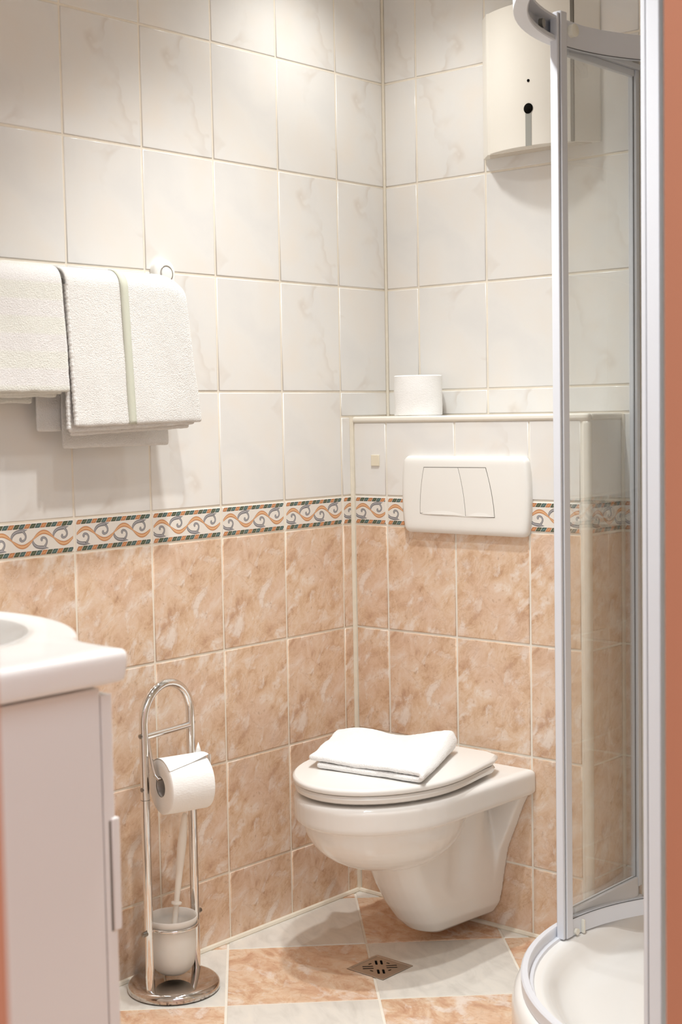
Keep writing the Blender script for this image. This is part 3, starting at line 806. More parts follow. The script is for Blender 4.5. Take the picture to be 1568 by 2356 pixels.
# ------------------------------------------------------------------ toilet rolls
def roll(name, c, axis, rad, length, label, core_r=0.021, jag=True):
    e = empty(name, c if axis == 'z' else c, label, 'toilet roll')
    bm = bmesh.new(); h = length / 2
    z0 = 0 if axis == 'z' else -h; z1 = length if axis == 'z' else h
    prof = [(core_r, z0), (rad - 0.003, z0), (rad, z0 + 0.002), (rad, (z0 + z1) / 2), (rad, z1 - 0.002), (rad - 0.003, z1), (core_r, z1)]
    pp = []
    for (r0, h0), (r1, h1) in zip(prof, prof[1:]):
        k = 8 if abs(h1 - h0) > 0.03 else 2
        for i in range(k): pp.append((r0 + (r1 - r0) * i / k, h0 + (h1 - h0) * i / k))
    pp.append(prof[-1])
    lathe(bm, pp, c, 64, axis)
    for v in bm.verts:
        d = v.co - Vector(c); n_ = mnoise.noise(d * 26 + Vector((3, 1, 7))); n2 = mnoise.noise(d * 80)
        dr = Vector((d.x, d.y, 0)) if axis == 'z' else Vector((d.x, 0, d.z))
        if dr.length > rad * 0.7: v.co += dr.normalized() * (0.0010 * n_ + 0.0004 * n2)
    build('paper', bm, M['paper'], e)
    bm = bmesh.new(); lathe(bm, [(core_r, z0 + 0.001), (core_r, z1 - 0.001), (core_r - 0.0012, z1 - 0.001), (core_r - 0.0012, z0 + 0.001), (core_r, z0 + 0.001)], c, 40, axis)
    build('core', bm, M['core'], e)
    return e
lr = roll('toilet_roll', (0.1535, -0.074, BH + 0.0038), 'z', 0.0565, 0.094, 'full white toilet roll standing upright on the ledge')
# ------------------------------------------------------------------ paper towel dispenser
dp = empty('towel_dispenser', (0.4535, 0, 1.737), 'cream wall-mounted paper towel dispenser with keyhole and grey window', 'towel dispenser')
Z0, Z1 = 1.737, 2.050
def xprism(name, pts, z0, z1, mat, parent, bev=0.0):
    bm = bmesh.new(); prism(bm, pts, z0, z1); o = build(name, bm, mat, parent)
    if bev: bevel_mod(o, bev, 2, 30)
    return o
xprism('housing', [(0.300, 0.0), (0.300, -0.006), (0.338, -0.044), (0.569, -0.044), (0.607, -0.006), (0.607, 0.0)], Z0, Z1, M['disp'], dp, 0.0012)
front = []
for i in range(25):
    t = i / 24; x = 0.347 + 0.213 * t; front.append((x, -0.047 - 0.024 * (1 - (2 * t - 1) ** 2)))
door = xprism('front_cover', [(0.347, -0.0445)] + front + [(0.560, -0.0445)], Z0 + 0.001, Z1 - 0.001, M['disp'], dp, 0.0010)
box('cover_gap', (0.5605, -0.048, Z0 + 0.001), (0.5675, -0.0435, Z1 - 0.001), M['gapm'], dp)
def fy(x): t = (x - 0.347) / 0.213; return -0.047 - 0.024 * (1 - (2 * t - 1) ** 2)
HX = 0.467
def disc(name, x, z, r, mat, par, off=0.0006):
    bm = bmesh.new(); c = bm.verts.new((x, fy(x) - off, z)); vs = []
    for i in range(28):
        a = 2 * PI * i / 28; xx = x + r * math.cos(a); vs.append(bm.verts.new((xx, fy(xx) - off, z + r * math.sin(a))))
    for i in range(28): bm.faces.new((c, vs[i], vs[(i + 1) % 28]))
    o = build(name, bm, mat, par); s = o.modifiers.new('s', 'SOLIDIFY'); s.thickness = 0.0008; s.offset = 0; return o
disc('screw_hole', HX + 0.0005, 1.878, 0.0032, M['dark'], door)
bm = bmesh.new(); ring = []
for xx in (HX - 0.0075, HX, HX + 0.0075): ring.append(xx)
vt = [bm.verts.new((xx, fy(xx) - 0.0004, 1.813)) for xx in ring]; vb = [bm.verts.new((xx, fy(xx) - 0.0004, Z0 + 0.001)) for xx in ring]
for i in range(2): bm.faces.new((vt[i], vt[i + 1], vb[i + 1], vb[i]))
o = build('level_window', bm, M['dispg'], door, smooth=False); s_ = o.modifiers.new('s', 'SOLIDIFY'); s_.thickness = 0.0006; s_.offset = 0
disc('key_hole', HX, 1.8185, 0.0112, M['dark'], door, 0.0009)
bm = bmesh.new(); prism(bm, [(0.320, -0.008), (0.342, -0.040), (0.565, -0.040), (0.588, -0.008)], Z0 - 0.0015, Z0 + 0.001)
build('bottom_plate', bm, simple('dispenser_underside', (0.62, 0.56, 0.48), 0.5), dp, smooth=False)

# ------------------------------------------------------------------ towel rail
RXX, RZ = 0.066, 1.414
tr_ = empty('towel_rail', (0, -0.733, 1.40), 'white towel rail on the tiled wall carrying the towels', 'towel rail')
bm = bmesh.new(); pts = []
def stad(w, z0, z1, n=14):
    r = w / 2; return [(y, z) for y, z in arc(0, z1 - r, r, 0, 180, n)] + [(y, z) for y, z in arc(0, z0 + r, r, 180, 360, n)]
secs = []
for d, ins in ((0, 0), (0.010, 0), (0.0145, 0.002), (0.017, 0.0065), (0.0172, 0.0075)):
    secs.append([(d, -0.733 + y, z) for y, z in stad(0.058 - 2 * ins, 1.400 + ins, 1.486 - ins)])
loft(bm, secs); br = build('bracket', bm, M['plast'], tr_)
bm = bmesh.new(); R1 = 0.0165
lathe(bm, [(R1 - 0.0011, 0), (R1 + 0.0011, 0), (R1 + 0.0009, 0.0012), (R1 - 0.0009, 0.0012), (R1 - 0.0011, 0)], (0.0172, -0.732, 1.4545), 40, 'x')
build('ring_inlay', bm, M['chrome'], br)
bm = bmesh.new(); lathe(bm, [(R1 - 0.0018, 0), (R1 - 0.0025, 0.0022), (R1 - 0.006, 0.003), (0, 0.003)], (0.0172, -0.732, 1.4545), 40, 'x'); build('cover_cap', bm, M['plast'], br)
bm = bmesh.new(); tube(bm, [(0.012, -0.735, RZ), (0.045, -0.735, RZ), (0.060, -0.742, RZ), (RXX, -0.760, RZ), (RXX, -1.42, RZ), (0.060, -1.438, RZ), (0.045, -1.445, RZ), (0.0, -1.445, RZ)], 0.009, 14)
build('rail_bar', bm, M['plast'], tr_)
bm = bmesh.new(); loft(bm, [[(d, -1.445 + y, z) for y, z in stad(0.058 - 2 * i, 1.400 + i, 1.486 - i)] for d, i in ((0, 0), (0.010, 0), (0.017, 0.0065))]); build('bracket', bm, M['plast'], tr_)

# ------------------------------------------------------------------ towels
fuzz = bpy.data.textures.new('towel_fuzz', 'CLOUDS'); fuzz.noise_scale = 0.004; fuzz.noise_depth = 1
def drape(name, parent, mat, fy0, fy1, by0, by1, zf, zb, rad, th, seed=0.0, shoulder=0.0, nx=40, wav=0.003, tilt=0.0, flare=0.012, origin=None):
    """cloth layer over the rail. fy0/fy1: left/right edge at the rail and at the bottom as (top, bottom)"""
    bm = bmesh.new(); prof = []
    nf = 22
    for i in range(nf + 1):
        t = i / nf; prof.append(('f', t))
    for i in range(1, 10): prof.append(('o', i / 10))
    for i in range(nf + 1): prof.append(('b', i / nf))
    rows_ = []
    for j in range(nx + 1):
        s = j / nx; r = []
        for kind, t in prof:
            drop = shoulder * max(0, (s - 0.80) / 0.20) ** 2.4
            ztop = RZ - 0.002 - drop
            if kind == 'f':
                q = 1 - t; z = zf + tilt * (s - 0.5) + (ztop - zf - tilt * (s - 0.5)) * t
                x = RXX + rad + flare * q * (0.6 + 0.4 * math.sin(s * 4 + seed)); ya = fy0[0] + (fy0[1] - fy0[0]) * q; yb = fy1[0] + (fy1[1] - fy1[0]) * q
            elif kind == 'o':
                a = PI * t; z = ztop + rad * math.sin(a); x = RXX + rad * math.cos(a); ya, yb = fy0[0], fy1[0]; q = 0
            else:
                q = t; z = ztop + (zb - ztop) * t; x = RXX - rad - 0.006 * q; ya = by0[0] + (by0[1] - by0[0]) * q; yb = by1[0] + (by1[1] - by1[0]) * q
            yy = ya + (yb - ya) * s
            x += wav * q * mnoise.noise(Vector((s * 4 + seed, z * 6, seed))) + 0.5 * wav * q * mnoise.noise(Vector((s * 11 + seed, z * 14, seed)))
            yy += 0.0035 * q * mnoise.noise(Vector((z * 12, s * 3, seed + 9)))
            if q > 0.85: z += 0.0018 * mnoise.noise(Vector((s * 14, seed, 0)))
            r.append(bm.verts.new((x, yy, z)))
        rows_.append(r)
    for a, b in zip(rows_, rows_[1:]):
        for i in range(len(prof) - 1): bm.faces.new((a[i], a[i + 1], b[i + 1], b[i]))
    o = build(name, bm, mat, parent, origin=origin)
    so = o.modifiers.new('solid', 'SOLIDIFY'); so.thickness = th; so.offset = 0
    sub_mod(o, 1)
    dm = o.modifiers.new('fuzz', 'DISPLACE'); dm.texture = fuzz; dm.strength = 0.0011; dm.texture_coords = 'LOCAL'
    return o
tb = empty('bath_towel', (RXX, -0.91, 1.11), 'white bath towel with a sage green woven stripe hung beside the bracket', 'towel')
drape('inner_fold', tb, M['terry'], (-1.045, -1.046), (-0.764, -0.742), (-1.036, -1.034), (-0.77, -0.762), 1.132, 1.103, 0.015, 0.0055, 3.1, 0.004, tilt=0.010, flare=0.006)
drape('middle_fold', tb, M['terry'], (-1.052, -1.056), (-0.758, -0.732), (-1.082, -1.088), (-0.80, -0.80), 1.139, 1.136, 0.0225, 0.0055, 5.7, 0.008, tilt=0.012, flare=0.007)
outer = drape('outer_fold', tb, M['terry'], (-1.056, -1.046), (-0.752, -0.722), (-1.05, -1.03), (-0.79, -0.79), 1.147, 1.142, 0.031, 0.0070, 1.3, 0.022, tilt=0.006, flare=0.008)
# sage stripe on the outer fold
bm = bmesh.new(); A = []
for i in range(41):
    t = i / 40
    if t < 0.86:
        q = 1 - t / 0.86; z = 1.1475 + (RZ - 0.002 - 1.1475) * (1 - q); x = RXX + 0.031 + 0.008 * q * (0.6 + 0.4 * math.sin(0.5 * 4 + 1.3)) + 0.0046
        yc_ = -0.918 + 0.010 * q
    else:
        a = PI / 2 * (t - 0.86) / 0.14; z = RZ - 0.002 + (0.031 + 0.0046) * math.sin(a); x = RXX + (0.031 + 0.0046) * math.cos(a); yc_ = -0.918
    wd = 0.0095
    A.append([bm.verts.new((x + 0.0008, yc_ - wd, z)), bm.verts.new((x + 0.0002, yc_, z)), bm.verts.new((x + 0.0008, yc_ + wd, z))])
for a, b in zip(A, A[1:]):
    for i in range(2): bm.faces.new((a[i], a[i + 1], b[i + 1], b[i]))
o = build('woven_stripe', bm, M['stripe'], outer); s_ = o.modifiers.new('s', 'SOLIDIFY'); s_.thickness = 0.0016
# overlocked side hems
def hem(name, y0, y1, xo, z0, parent):
    bm = bmesh.new(); P_ = []; rr = []
    n = 110
    for i in range(n + 1):
        t = i / n; q = 1 - t; z = z0 + (RZ - 0.004 - z0) * t
        P_.append((RXX + xo + 0.007 * q, y0 + (y1 - y0) * q, z)); rr.append(0.0041 + 0.00055 * math.sin(i * 1.9) + 0.0004 * math.sin(i * 0.7))
    tube(bm, P_, rr, 8); return build(name, bm, M['terry'], parent)
hem('side_hem', -1.055, -1.046, 0.032, 1.148, tb); hem('side_hem', -1.053, -1.057, 0.0235, 1.141, tb)
tb2 = empty('bath_towel', (RXX, -1.22, 1.19), 'white towel with cream bands hung left of the striped one', 'towel')
drape('inner_fold', tb2, M['terryb'], (-1.385, -1.385), (-1.076, -1.072), (-1.385, -1.385), (-1.10, -1.10), 1.199, 1.19, 0.016, 0.006, 7.7, 0.0, tilt=0.004, flare=0.004)
drape('middle_fold', tb2, M['terryb'], (-1.38, -1.38), (-1.074, -1.068), (-1.38, -1.38), (-1.098, -1.098), 1.204, 1.195, 0.024, 0.006, 2.7, 0.0, tilt=0.004, flare=0.004)
drape('outer_fold', tb2, M['terryb'], (-1.39, -1.39), (-1.066, -1.056), (-1.39, -1.39), (-1.094, -1.096), 1.209, 1.20, 0.033, 0.0075, 9.2, 0.0, tilt=0.002, flare=0.005)

# ------------------------------------------------------------------ brush and roll stand
SC = Vector((0.099, -0.834)); SD = Vector((-0.11, 0.994)); SN = Vector((0.994, 0.11)); HS = 0.070
def sp(a, n, z): p = SC + SD * a + SN * n; return (p.x, p.y, z)
sd_ = empty('brush_stand', (SC.x, SC.y, 0), 'chrome freestanding toilet brush and roll stand on a round base', 'stand')
bm = bmesh.new(); lathe(bm, [(0, 0.0005), (0.090, 0.0005), (0.0935, 0.003), (0.0935, 0.010), (0.092, 0.0145), (0.087, 0.0185), (0.080, 0.0205), (0, 0.0205)], (SC.x, SC.y, 0), 64)
build('base', bm, M['chromer'], sd_)
ZA = 0.628 - HS
bm = bmesh.new(); path = [sp(-HS, 0, z) for z in [0.019 + (ZA - 0.019) * i / 6 for i in range(7)]]
path += [sp(-HS * math.cos(PI * i / 20), 0, ZA + HS * math.sin(PI * i / 20)) for i in range(1, 20)]
path += [sp(HS, 0, z) for z in [ZA - (ZA - 0.019) * i / 6 for i in range(7)]]
tube(bm, path, 0.0090, 18); build('tube_frame', bm, M['chrome'], sd_)
for s in (-1, 1):
    bm = bmesh.new(); tube(bm, [sp(s * HS, 0, 0.405), sp(s * HS, 0, 0.4062)], 0.0093, 18); build('joint_ring', bm, M['screw'], sd_)
bm = bmesh.new(); tube(bm, [sp(-HS + 0.006, 0, 0.531), sp(HS - 0.006, 0, 0.531)], 0.0068, 16); build('cross_bar', bm, M['chrome'], sd_)
for a, z, r in ((-HS - 0.0105, 0.534, 0.0048), (HS + 0.0105, 0.534, 0.0042), (-HS - 0.0095, 0.427, 0.0045), (HS + 0.0095, 0.427, 0.004)):
    bm = bmesh.new(); p = Vector(sp(a, 0, z)); q = Vector(sp(a * 0.9, 0, z)); tube(bm, [q, p, p + (p - q).normalized() * 0.001], [r, r, r * 0.5], 12); build('screw', bm, M['screw'], sd_)
for a in (-1, 1):
    bm = bmesh.new(); tube(bm, [sp(a * (HS + 0.006), 0, 0.137), sp(a * (HS + 0.013), 0, 0.137), sp(a * (HS + 0.0175), 0, 0.137), sp(a * (HS + 0.019), 0, 0.137)], [0.0055, 0.0055, 0.0048, 0.0025], 12); build('cap_nut', bm, M['screw'], sd_)
# roll arm
RC = Vector(sp(-0.012, 0.046, 0.432)); RL = 0.094; AX = Vector((0.28, 0.96, 0)).normalized()
arm_z = RC.z + 0.0165
bm = bmesh.new()
def ra(a, z): q = RC + AX * a; return (q.x, q.y, z)
tube(bm, [sp(-HS + 0.011, 0.002, 0.529), sp(-HS + 0.010, 0.006, 0.505), sp(-HS + 0.009, 0.014, arm_z + 0.022), sp(-HS + 0.010, 0.018, arm_z + 0.006), ra(-0.052, arm_z), ra(-0.03, arm_z), ra(0.03, arm_z),
          ra(0.054, arm_z), ra(0.060, arm_z + 0.003), ra(0.062, arm_z + 0.012), ra(0.062, arm_z + 0.034)], 0.0035, 12)
build('roll_arm', bm, M['chrome'], sd_)
bm = bmesh.new(); c = Vector(sp(0, 0, 0.134)); ringp = [(c.x + 0.0505 * math.cos(2 * PI * i / 48), c.y + 0.0505 * math.sin(2 * PI * i / 48), c.z) for i in range(48)]
secs = []
for i in range(48):
    a = 2 * PI * i / 48; u = Vector((math.cos(a), math.sin(a), 0)); secs.append([c + u * (0.0512 + 0.0032 * math.cos(2 * PI * k / 10)) + Vector((0, 0, 0.0032 * math.sin(2 * PI * k / 10))) for k in range(10)])
loft(bm, secs, close=True)
build('cup_ring', bm, M['chrome'], sd_)
# roll on the arm
sr = roll('toilet_roll', (RC.x, RC.y, RC.z), 'y', 0.0555, RL, 'white toilet roll hanging on the chrome stand', 0.0205)
sr.rotation_euler.z = math.atan2(AX.y, AX.x) - PI / 2
bm = bmesh.new(); n = 16; rows_ = []
for i in range(n + 1):
    t = i / n; a = math.radians(128 - 86 * t); r_ = 0.0561 + 0.0008 * t * t
    row = []
    for j in range(13):
        s = j / 12; yy = RC.y - RL / 2 + RL * s
        aa = a + math.radians(24) * s * t; rr = r_ + 0.016 * t ** 3 * max(0, s - 0.55) ** 1.2
        row.append(bm.verts.new((RC.x + rr * math.cos(aa), yy + 0.010 * t * max(0, s - 0.8), RC.z + rr * math.sin(aa))))
    rows_.append(row)
for a, b in zip(rows_, rows_[1:]):
    for i in range(12): bm.faces.new((a[i], a[i + 1], b[i + 1], b[i]))
o = build('loose_sheet', bm, M['paper'], sr); s_ = o.modifiers.new('s', 'SOLIDIFY'); s_.thickness = 0.00025; sub_mod(o, 1)
bm = bmesh.new()
pt = [(RC.x - 0.012, RC.y + RL / 2 - 0.012, RC.z + 0.053), (RC.x - 0.010, RC.y + RL / 2 + 0.004, RC.z + 0.052), (RC.x - 0.006, RC.y + RL / 2 - 0.002, RC.z + 0.064), (RC.x - 0.010, RC.y + RL / 2 - 0.004, RC.z + 0.076)]
v = [bm.verts.new(p) for p in pt]; bm.faces.new((v[0], v[1], v[2])); bm.faces.new((v[0], v[2], v[3]))
o = build('torn_corner', bm, M['paper'], sr); s_ = o.modifiers.new('s', 'SOLIDIFY'); s_.thickness = 0.0004
# frosted cup in the ring
bm = bmesh.new(); cr = 0.0475
prof = [(0, 0.030), (0.014, 0.0312), (0.027, 0.0355), (0.0365, 0.043), (0.0425, 0.053), (0.0455, 0.066), (0.0468, 0.085), (0.0472, 0.11), (0.0474, 0.130), (0.0490, 0.1385), (0.0505, 0.142), (0.0512, 0.150), (0.0505, 0.1515), (0.0490, 0.150), (0.0480, 0.142), (0.0452, 0.132), (0.0445, 0.085), (0.0430, 0.066), (0.040, 0.055), (0.034, 0.046), (0.025, 0.039), (0.013, 0.0345), (0, 0.0335)]
lathe(bm, prof, (SC.x, SC.y, 0), 56)
cup = build('brush_cup', bm, M['frost']); tag(cup, 'frosted glass brush cup held in the chrome ring', 'cup')
# brush
tbx = empty('toilet_brush', (SC.x, SC.y, 0.045), 'white plastic toilet brush leaning in the frosted cup', 'toilet brush')
B0 = Vector((SC.x - 0.004, SC.y - 0.002, 0.060)); 
B1 = Vector((SC.x + 0.012, SC.y + 0.030, 0.358))
hp = []; hr = []
for t, r in ((0, .0065), (.25, .0062), (.35, .0060), (.42, .0062), (.60, .0078), (.72, .0092), (.78, .0100), (.83, .0096), (.87, .0084), (.895, .0088), (.905, .0080), (.94, .0072), (.975, .0066), (.993, .0050), (1.0, .0020)):
    hp.append(B0.lerp(B1, t)); hr.append(r * 0.92)
bm = bmesh.new(); tube(bm, hp, hr, 16)
hd = build('handle', bm, M['brush'], tbx)
d = (B1 - B0).normalized(); pc = B0.lerp(B1, 0.385)
bm = bmesh.new(); tube(bm, [pc - d * 0.0035, pc - d * 0.0015, pc + d * 0.0015, pc + d * 0.0035], [0.006, 0.0108, 0.0108, 0.006], 20); build('collar', bm, M['brush'], tbx)
bm = bmesh.new(); lathe(bm, [(0, 0.040), (0.02, 0.042), (0.031, 0.052), (0.033, 0.066), (0.030, 0.082), (0.018, 0.092), (0, 0.094)], (SC.x - 0.003, SC.y - 0.001, 0), 28)
build('brush_head', bm, M['brush'], tbx)

# ------------------------------------------------------------------ washbasin and vanity
BXR, BYF, BZ = 0.940, -1.632, 0.885     # right edge, front edge, top
BXC = 0.560; BXL = 2 * BXC - BXR
def basin_outline(ins=0.0):
    pts = []
    pts.append((BXR - ins, YF)); pts += [(BXR - ins, YF + (BYF - YF - 0.016) * i / 10) for i in range(1, 10)]
    pts += arc(BXR - 0.016, BYF - 0.016, 0.016 - ins, 0, 90, 5)
    # straight to the bulge, then round front
    pts += [(0.905, BYF - ins), (0.870, BYF - ins * 0.9), (0.842, BYF + 0.003 - ins * 0.8), (0.826, BYF + 0.010 - ins * 0.8)]
    R = 0.36; yc = -1.512 - R
    for a in range(46, 135, 4):
        pts.append((BXC + (R - ins) * math.cos(math.radians(a)), yc + (R - ins) * math.sin(math.radians(a))))
    L = [(2 * BXC - x, y) for x, y in pts if x > BXC + 0.255][::-1]
    pts += L
    return pts
base = basin_outline()
nb = len(base)
def ring_b(ins, z): return [(x, y, z) for x, y in basin_outline(ins)]
IC = Vector((BXC, -1.800)); n_in = nb
def inner(f, z, hx=0.228, hy=0.243):
    out = []
    for x, y in base:
        a = math.atan2((y - IC.y) / 0.30, (x - IC.x) / 0.38); out.append((IC.x + hx * f * math.cos(a), IC.y + hy * f * math.sin(a) , z))
    return out
bm = bmesh.new()
def lower(f, z):
    return [(IC.x + (x - IC.x) * f, YF + (y - YF) * f, z) for x, y in base]
secs = [lower(0.80, 0.838), lower(0.955, 0.842), ring_b(0.006, 0.846), ring_b(0.0035, 0.849), ring_b(0.0, 0.874), ring_b(0.0015, 0.8805), ring_b(0.006, BZ - 0.001), ring_b(0.013, BZ),
        inner(1.03, BZ - 0.001), inner(1.0, BZ - 0.004), inner(0.985, BZ - 0.012), inner(0.95, BZ - 0.05), inner(0.85, BZ - 0.10), inner(0.6, BZ - 0.135), inner(0.2, BZ - 0.145)]
loft(bm, secs)
bs = build('washbasin', bm, M['porc']); tag(bs, 'white ceramic washbasin with rounded bowl front on the vanity', 'washbasin')
sub_mod(bs, 1)
vc = empty('vanity_cabinet', (BXC, -1.92, 0), 'white vanity cabinet standing beneath the washbasin', 'cabinet')
CX0, CX1, CYF = 2 * BXC - 0.911, 0.911, -1.662
box('cabinet_body', (CX0, YF + 0.012, 0.06), (CX1, CYF, 0.8375), M['lac'], vc, 0.0012, 2)
box('plinth', (CX0 + 0.02, YF + 0.02, 0.0), (CX1 - 0.02, CYF - 0.04, 0.06), M['lac'], vc)
for s, (a, b) in enumerate(((BXC + 0.0015, CX1), (CX0, BXC - 0.0015))):
    d_ = box('door', (a, CYF + 0.0018, 0.065), (b, CYF + 0.0185, 0.828), M['lac'], vc, 0.0012, 2)
    xa, xb = (b - 0.014, b + 0.003) if s == 0 else (a - 0.003, a + 0.014)
    h_ = box('handle', (xa, CYF + 0.0115, 0.537), (xb, CYF + 0.0235, 0.676), M['lac'], d_, 0.0018, 2)
    box('handle_shade_strip', (xa, CYF + 0.0090, 0.537), ((b + 0.0008) if s == 0 else xb, CYF + 0.0114, 0.673), M['gapm'], d_)  # dark strip painted in for the shadow line beside the handle

# ------------------------------------------------------------------ shower tray and enclosure
SCX, SCY = 1.190, -0.280    # arc centre
def qpath(R, n=26, y_start=-0.002, x_end=XR - 0.002):
    """quadrant line at radius R, from back wall to right wall"""
    pts = [(SCX - R, y_start), (SCX - R, y_start + (SCY - y_start) * 0.5)]
    pts += [(SCX - R * math.cos(PI / 2 * i / n), SCY - R * math.sin(PI / 2 * i / n)) for i in range(n + 1)]
    pts += [(SCX + (x_end - SCX) * 0.5, SCY - R), (x_end, SCY - R)]
    return pts
def sweep(bm, prof, fn=qpath, **kw):
    """prof: closed list of (R, z); swept along the quadrant"""
    lines = [fn(R, **kw) for R, z in prof]; m = len(lines[0])
    loft(bm, [[(lines[k][i][0], lines[k][i][1], prof[k][1]) for k in range(len(prof))] for i in range(m)])
tray = empty('shower_tray', (1.06, -0.4, 0), 'white quadrant shower tray in the corner right of the toilet', 'shower tray')
bm = bmesh.new()
ringsR = [(0.519, 0.001), (0.526, 0.004), (0.530, 0.02), (0.530, 0.060), (0.528, 0.075), (0.523, 0.086), (0.514, 0.092), (0.500, 0.0945), (0.478, 0.0945), (0.468, 0.092), (0.459, 0.084), (0.450, 0.070), (0.440, 0.058), (0.425, 0.050), (0.395, 0.047)]
lines = [qpath(R) for R, z in ringsR]; m = len(lines[0]); vs = [[bm.verts.new((x, y, z)) for x, y in ln] for ln, (R, z) in zip(lines, ringsR)]
for a, b in zip(vs, vs[1:]):
    for i in range(m - 1): bm.faces.new((a[i], a[i + 1], b[i + 1], b[i]))
# tray floor: fan to the wall corner
cor = bm.verts.new((XR - 0.002, -0.002, 0.046)); 
for i in range(m - 1): bm.faces.new((vs[-1][i], vs[-1][i + 1], cor))
build('tray_body', bm, M['tray'], tray)
bm = bmesh.new(); lathe(bm, [(0, 0.0475), (0.045, 0.0475), (0.045, 0.050), (0.040, 0.0525), (0, 0.053)], (1.13, -0.34, 0), 36); build('waste_cover', bm, M['chrome'], tray)

en = empty('shower_enclosure', (1.06, -0.4, 0.095), 'white framed curved glass shower enclosure with its sliding doors open', 'shower enclosure')
RG = 0.500
# lower guide: outer lip with groove
bm = bmesh.new(); sweep(bm, [(0.512, 0.0945), (0.513, 0.117), (0.510, 0.120), (0.500, 0.120), (0.498, 0.117), (0.498, 0.100), (0.490, 0.0995), (0.488, 0.0945)]); build('lower_guide', bm, M['alu'], en)
# top guide: channel open to the inside
bm = bmesh.new(); sweep(bm, [(0.510, 1.872), (0.511, 1.916), (0.509, 1.919), (0.482, 1.919), (0.482, 1.914), (0.505, 1.913), (0.505, 1.884), (0.486, 1.883), (0.484, 1.874), (0.486, 1.872)]); build('top_guide', bm, M['alu'], en)
def vbox(name, x0, x1, y0, y1, z0, z1, parent, mat='alu', bev=0.002):
    return box(name, (x0, y0, z0), (x1, y1, z1), M[mat], parent, bev, 2)
def mirror_pt(x, y): return (SCX + (y - SCY), SCY + (x - SCX))
XP = SCX - RG     # plane of the far fixed panel, x
# far fixed panel along y
fpn = None
def fixed_panel(mir):
    def B(name, x0, x1, y0, y1, z0, z1, mat='alu', bev=0.0015, par=None):
        if mir:
            (a0, b0), (a1, b1) = mirror_pt(x0, y0), mirror_pt(x1, y1); x0, x1, y0, y1 = min(a0, a1), max(a0, a1), min(b0, b1), max(b0, b1)
        return box(name, (x0, y0, z0), (x1, y1, z1), M[mat], par or en, bev, 2)
    L0, L1 = (-0.264 if mir else -0.281), -0.012
    g = B('fixed_glass', XP - 0.002, XP + 0.002, L0, L1, 0.138, 1.872, 'glass', 0.0)
    B('wall_profile', XP - 0.010, XP + 0.010, -0.014, -0.001, 0.1205, 1.872)
    B('gasket', XP + 0.0022, XP + 0.0034, -0.0155, -0.0142, 0.140, 1.866, 'gasket', 0.0, g)
    B('bottom_profile', XP - 0.006, XP + 0.0095, L0 + 0.010, -0.0165, 0.0998, 0.142)
    B('top_profile', XP - 0.006, XP + 0.007, L0 + 0.010, -0.0165, 1.858, 1.872)
    B('gasket', XP + 0.0025, XP + 0.0034, L0 + 0.010, -0.0165, 0.142, 0.1432, 'gasket', 0.0, g)
    B('end_profile', XP - 0.009, XP + 0.006, L0 - 0.013, L0 + 0.002, 0.1205, 1.868)
    B('end_cap', XP - 0.014, XP + 0.008, L0 - 0.015, L0 + 0.005, 0.119, 0.1300, 'clip', 0.001)
    B('end_cap', XP - 0.011, XP + 0.008, L0 - 0.014, L0 + 0.003, 1.860, 1.871, 'clip', 0.001)
fixed_panel(False); fixed_panel(True)
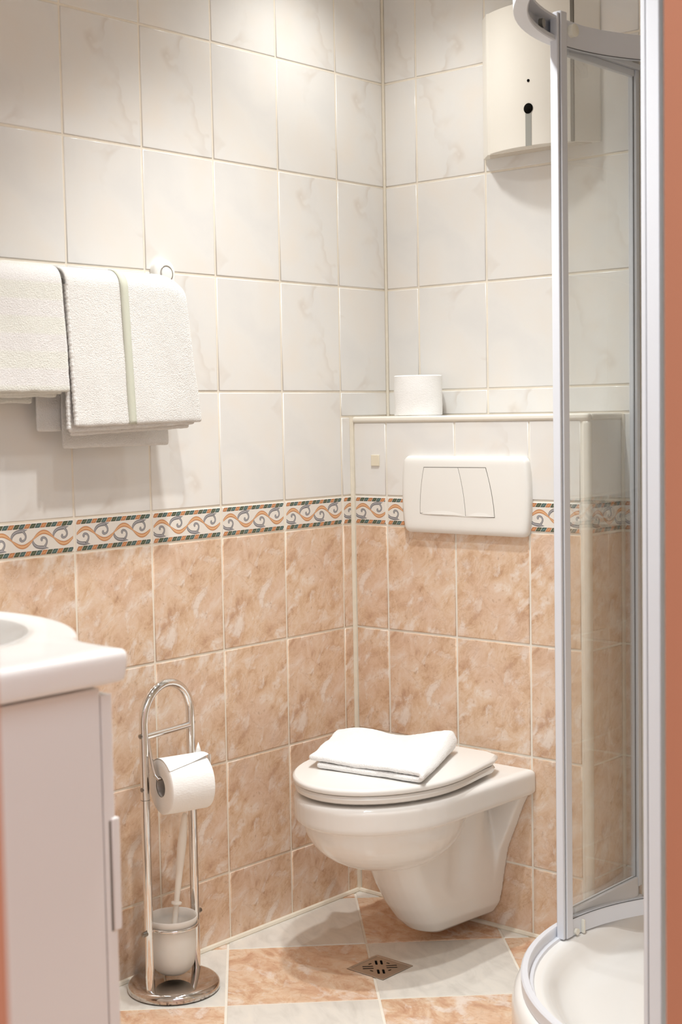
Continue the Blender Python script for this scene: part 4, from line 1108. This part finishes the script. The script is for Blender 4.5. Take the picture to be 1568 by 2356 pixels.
# sliding curved doors, pushed open behind the fixed panels
def sliding_door(mir, sweep_deg):
    C0 = Vector((XP + 0.016 + 0.480, -0.310 if mir else -0.318)); Rd = 0.480
    def pt(phi, R=Rd):
        x, y = C0.x - R * math.cos(phi), C0.y + R * math.sin(phi)
        return mirror_pt(x, y) if mir else (x, y)
    n = 22; P1 = math.radians(sweep_deg)
    def strip(name, R0, R1, z0, z1, mat, par=en, a0=0.0):
        bm = bmesh.new(); secs = []
        for i in range(n + 1):
            f = a0 + (P1 - a0) * i / n; p, q = pt(f, R0), pt(f, R1)
            secs.append([(p[0], p[1], z0), (q[0], q[1], z0), (q[0], q[1], z1), (p[0], p[1], z1)])
        loft(bm, secs); return build(name, bm, M[mat], par)
    g = strip('door_glass', Rd - 0.002, Rd + 0.002, 0.130, 1.868, 'glass')
    strip('door_bottom_rail', Rd - 0.007, Rd + 0.007, 0.0965, 0.131, 'alu')
    strip('door_top_rail', Rd - 0.008, Rd + 0.007, 1.866, 1.914, 'alu')
    strip('gasket', Rd - 0.0075, Rd - 0.0060, 0.1310, 0.1322, 'gasket', g)
    strip('gasket', Rd - 0.0085, Rd - 0.0070, 1.8646, 1.8660, 'gasket', g)
    # closing edge post: flat outer strip, seam and broad inner strip
    def PB(name, u0, u1, v0, v1, z0, z1, mat, bev=0.0018):
        x0, y0, x1, y1 = C0.x - Rd + u0, C0.y + v0, C0.x - Rd + u1, C0.y + v1
        if mir:
            (a, b), (c, d_) = mirror_pt(x0, y0), mirror_pt(x1, y1); x0, x1, y0, y1 = min(a, c), max(a, c), min(b, d_), max(b, d_)
        return box(name, (x0, y0, z0), (x1, y1, z1), M[mat], en, bev, 2)
    PB('door_post', -0.008, 0.011, -0.012, 0.010, 0.0975, 1.930, 'alu')
    PB('post_seam', -0.0070, 0.0090, -0.0131, -0.0119, 0.099, 1.925, 'seam', 0.0)
    PB('magnet_strip', -0.009, 0.008, -0.0205, -0.0130, 0.0975, 1.926, 'alu')
    # rollers and clips
    for f, z, r in ((math.radians(3.2), 1.897, 0.0125),):
        p = pt(f, Rd - 0.008); q = pt(f, Rd - 0.020); bm = bmesh.new()
        tube(bm, [(p[0], p[1], z), (q[0] * 0.9 + p[0] * 0.1, q[1] * 0.9 + p[1] * 0.1, z), (q[0], q[1], z)], [r, r, r * 0.86], 20); build('roller_cap', bm, M['clip'], en)
    for f in (math.radians(2.9),):
        p = pt(f, Rd - 0.007); q = pt(f, Rd - 0.013); bm = bmesh.new(); tube(bm, [(p[0], p[1], 0.1035), (q[0], q[1], 0.1035)], 0.0065, 16); build('roller_cap', bm, M['clip'], en)
    f = math.radians(5.2); p, q, r_ = pt(f, Rd - 0.007), pt(f, Rd - 0.014), pt(f + 0.012, Rd - 0.014)
    bm = bmesh.new(); s2 = pt(f + 0.012, Rd - 0.007)
    loft(bm, [[(p[0], p[1], z), (q[0], q[1], z), (r_[0], r_[1], z), (s2[0], s2[1], z)] for z in (0.0955, 0.1235)]); o = build('release_clip', bm, M['clip'], en); bevel_mod(o, 0.001, 2)
sliding_door(False, 34); sliding_door(True, 34)
# rollers running in the top guide
for k, a in enumerate((12, 78)):
    aa = math.radians(a); p = (SCX - 0.497 * math.cos(aa), SCY - 0.497 * math.sin(aa)); q = (SCX - 0.489 * math.cos(aa), SCY - 0.489 * math.sin(aa))
    bm = bmesh.new(); tube(bm, [(p[0], p[1], 1.897), (q[0], q[1], 1.897)], 0.009, 18); build('roller', bm, M['screw'], en)

# ------------------------------------------------------------------ ceiling spotlights
where = ['in the back corner over the ledge', 'over the front of the toilet', 'in the middle of the bathroom', 'added near the doorway for extra light']
for i, ((lx, ly), en_w) in enumerate(LAMPS):
    e = empty('ceiling_spotlight', (lx, ly, CEIL), 'round recessed ceiling spotlight ' + where[i], 'light', 'recessed ceiling spotlights')
    bm = bmesh.new(); lathe(bm, [(0.026, -0.001), (0.040, -0.001), (0.041, -0.004), (0.038, -0.007), (0.030, -0.008), (0.026, -0.004), (0.026, -0.001)], (lx, ly, CEIL), 32); build('bezel', bm, M['chrome'], e)
    bm = bmesh.new(); lathe(bm, [(0, -0.003), (0.026, -0.003), (0.026, -0.0005), (0, -0.0005)], (lx, ly, CEIL), 32); build('bulb', bm, M['bulb'], e)
    ld_ = bpy.data.lights.new('spot_light', 'SPOT'); ld_.energy = en_w; ld_.color = LAMP_COL; ld_.spot_size = math.radians(107 if i else 126); ld_.spot_blend = 1.0; ld_.shadow_soft_size = 0.03
    lo = bpy.data.objects.new('spot_light', ld_); link(lo); lo.parent = e; lo.location = (0, 0, -0.02)
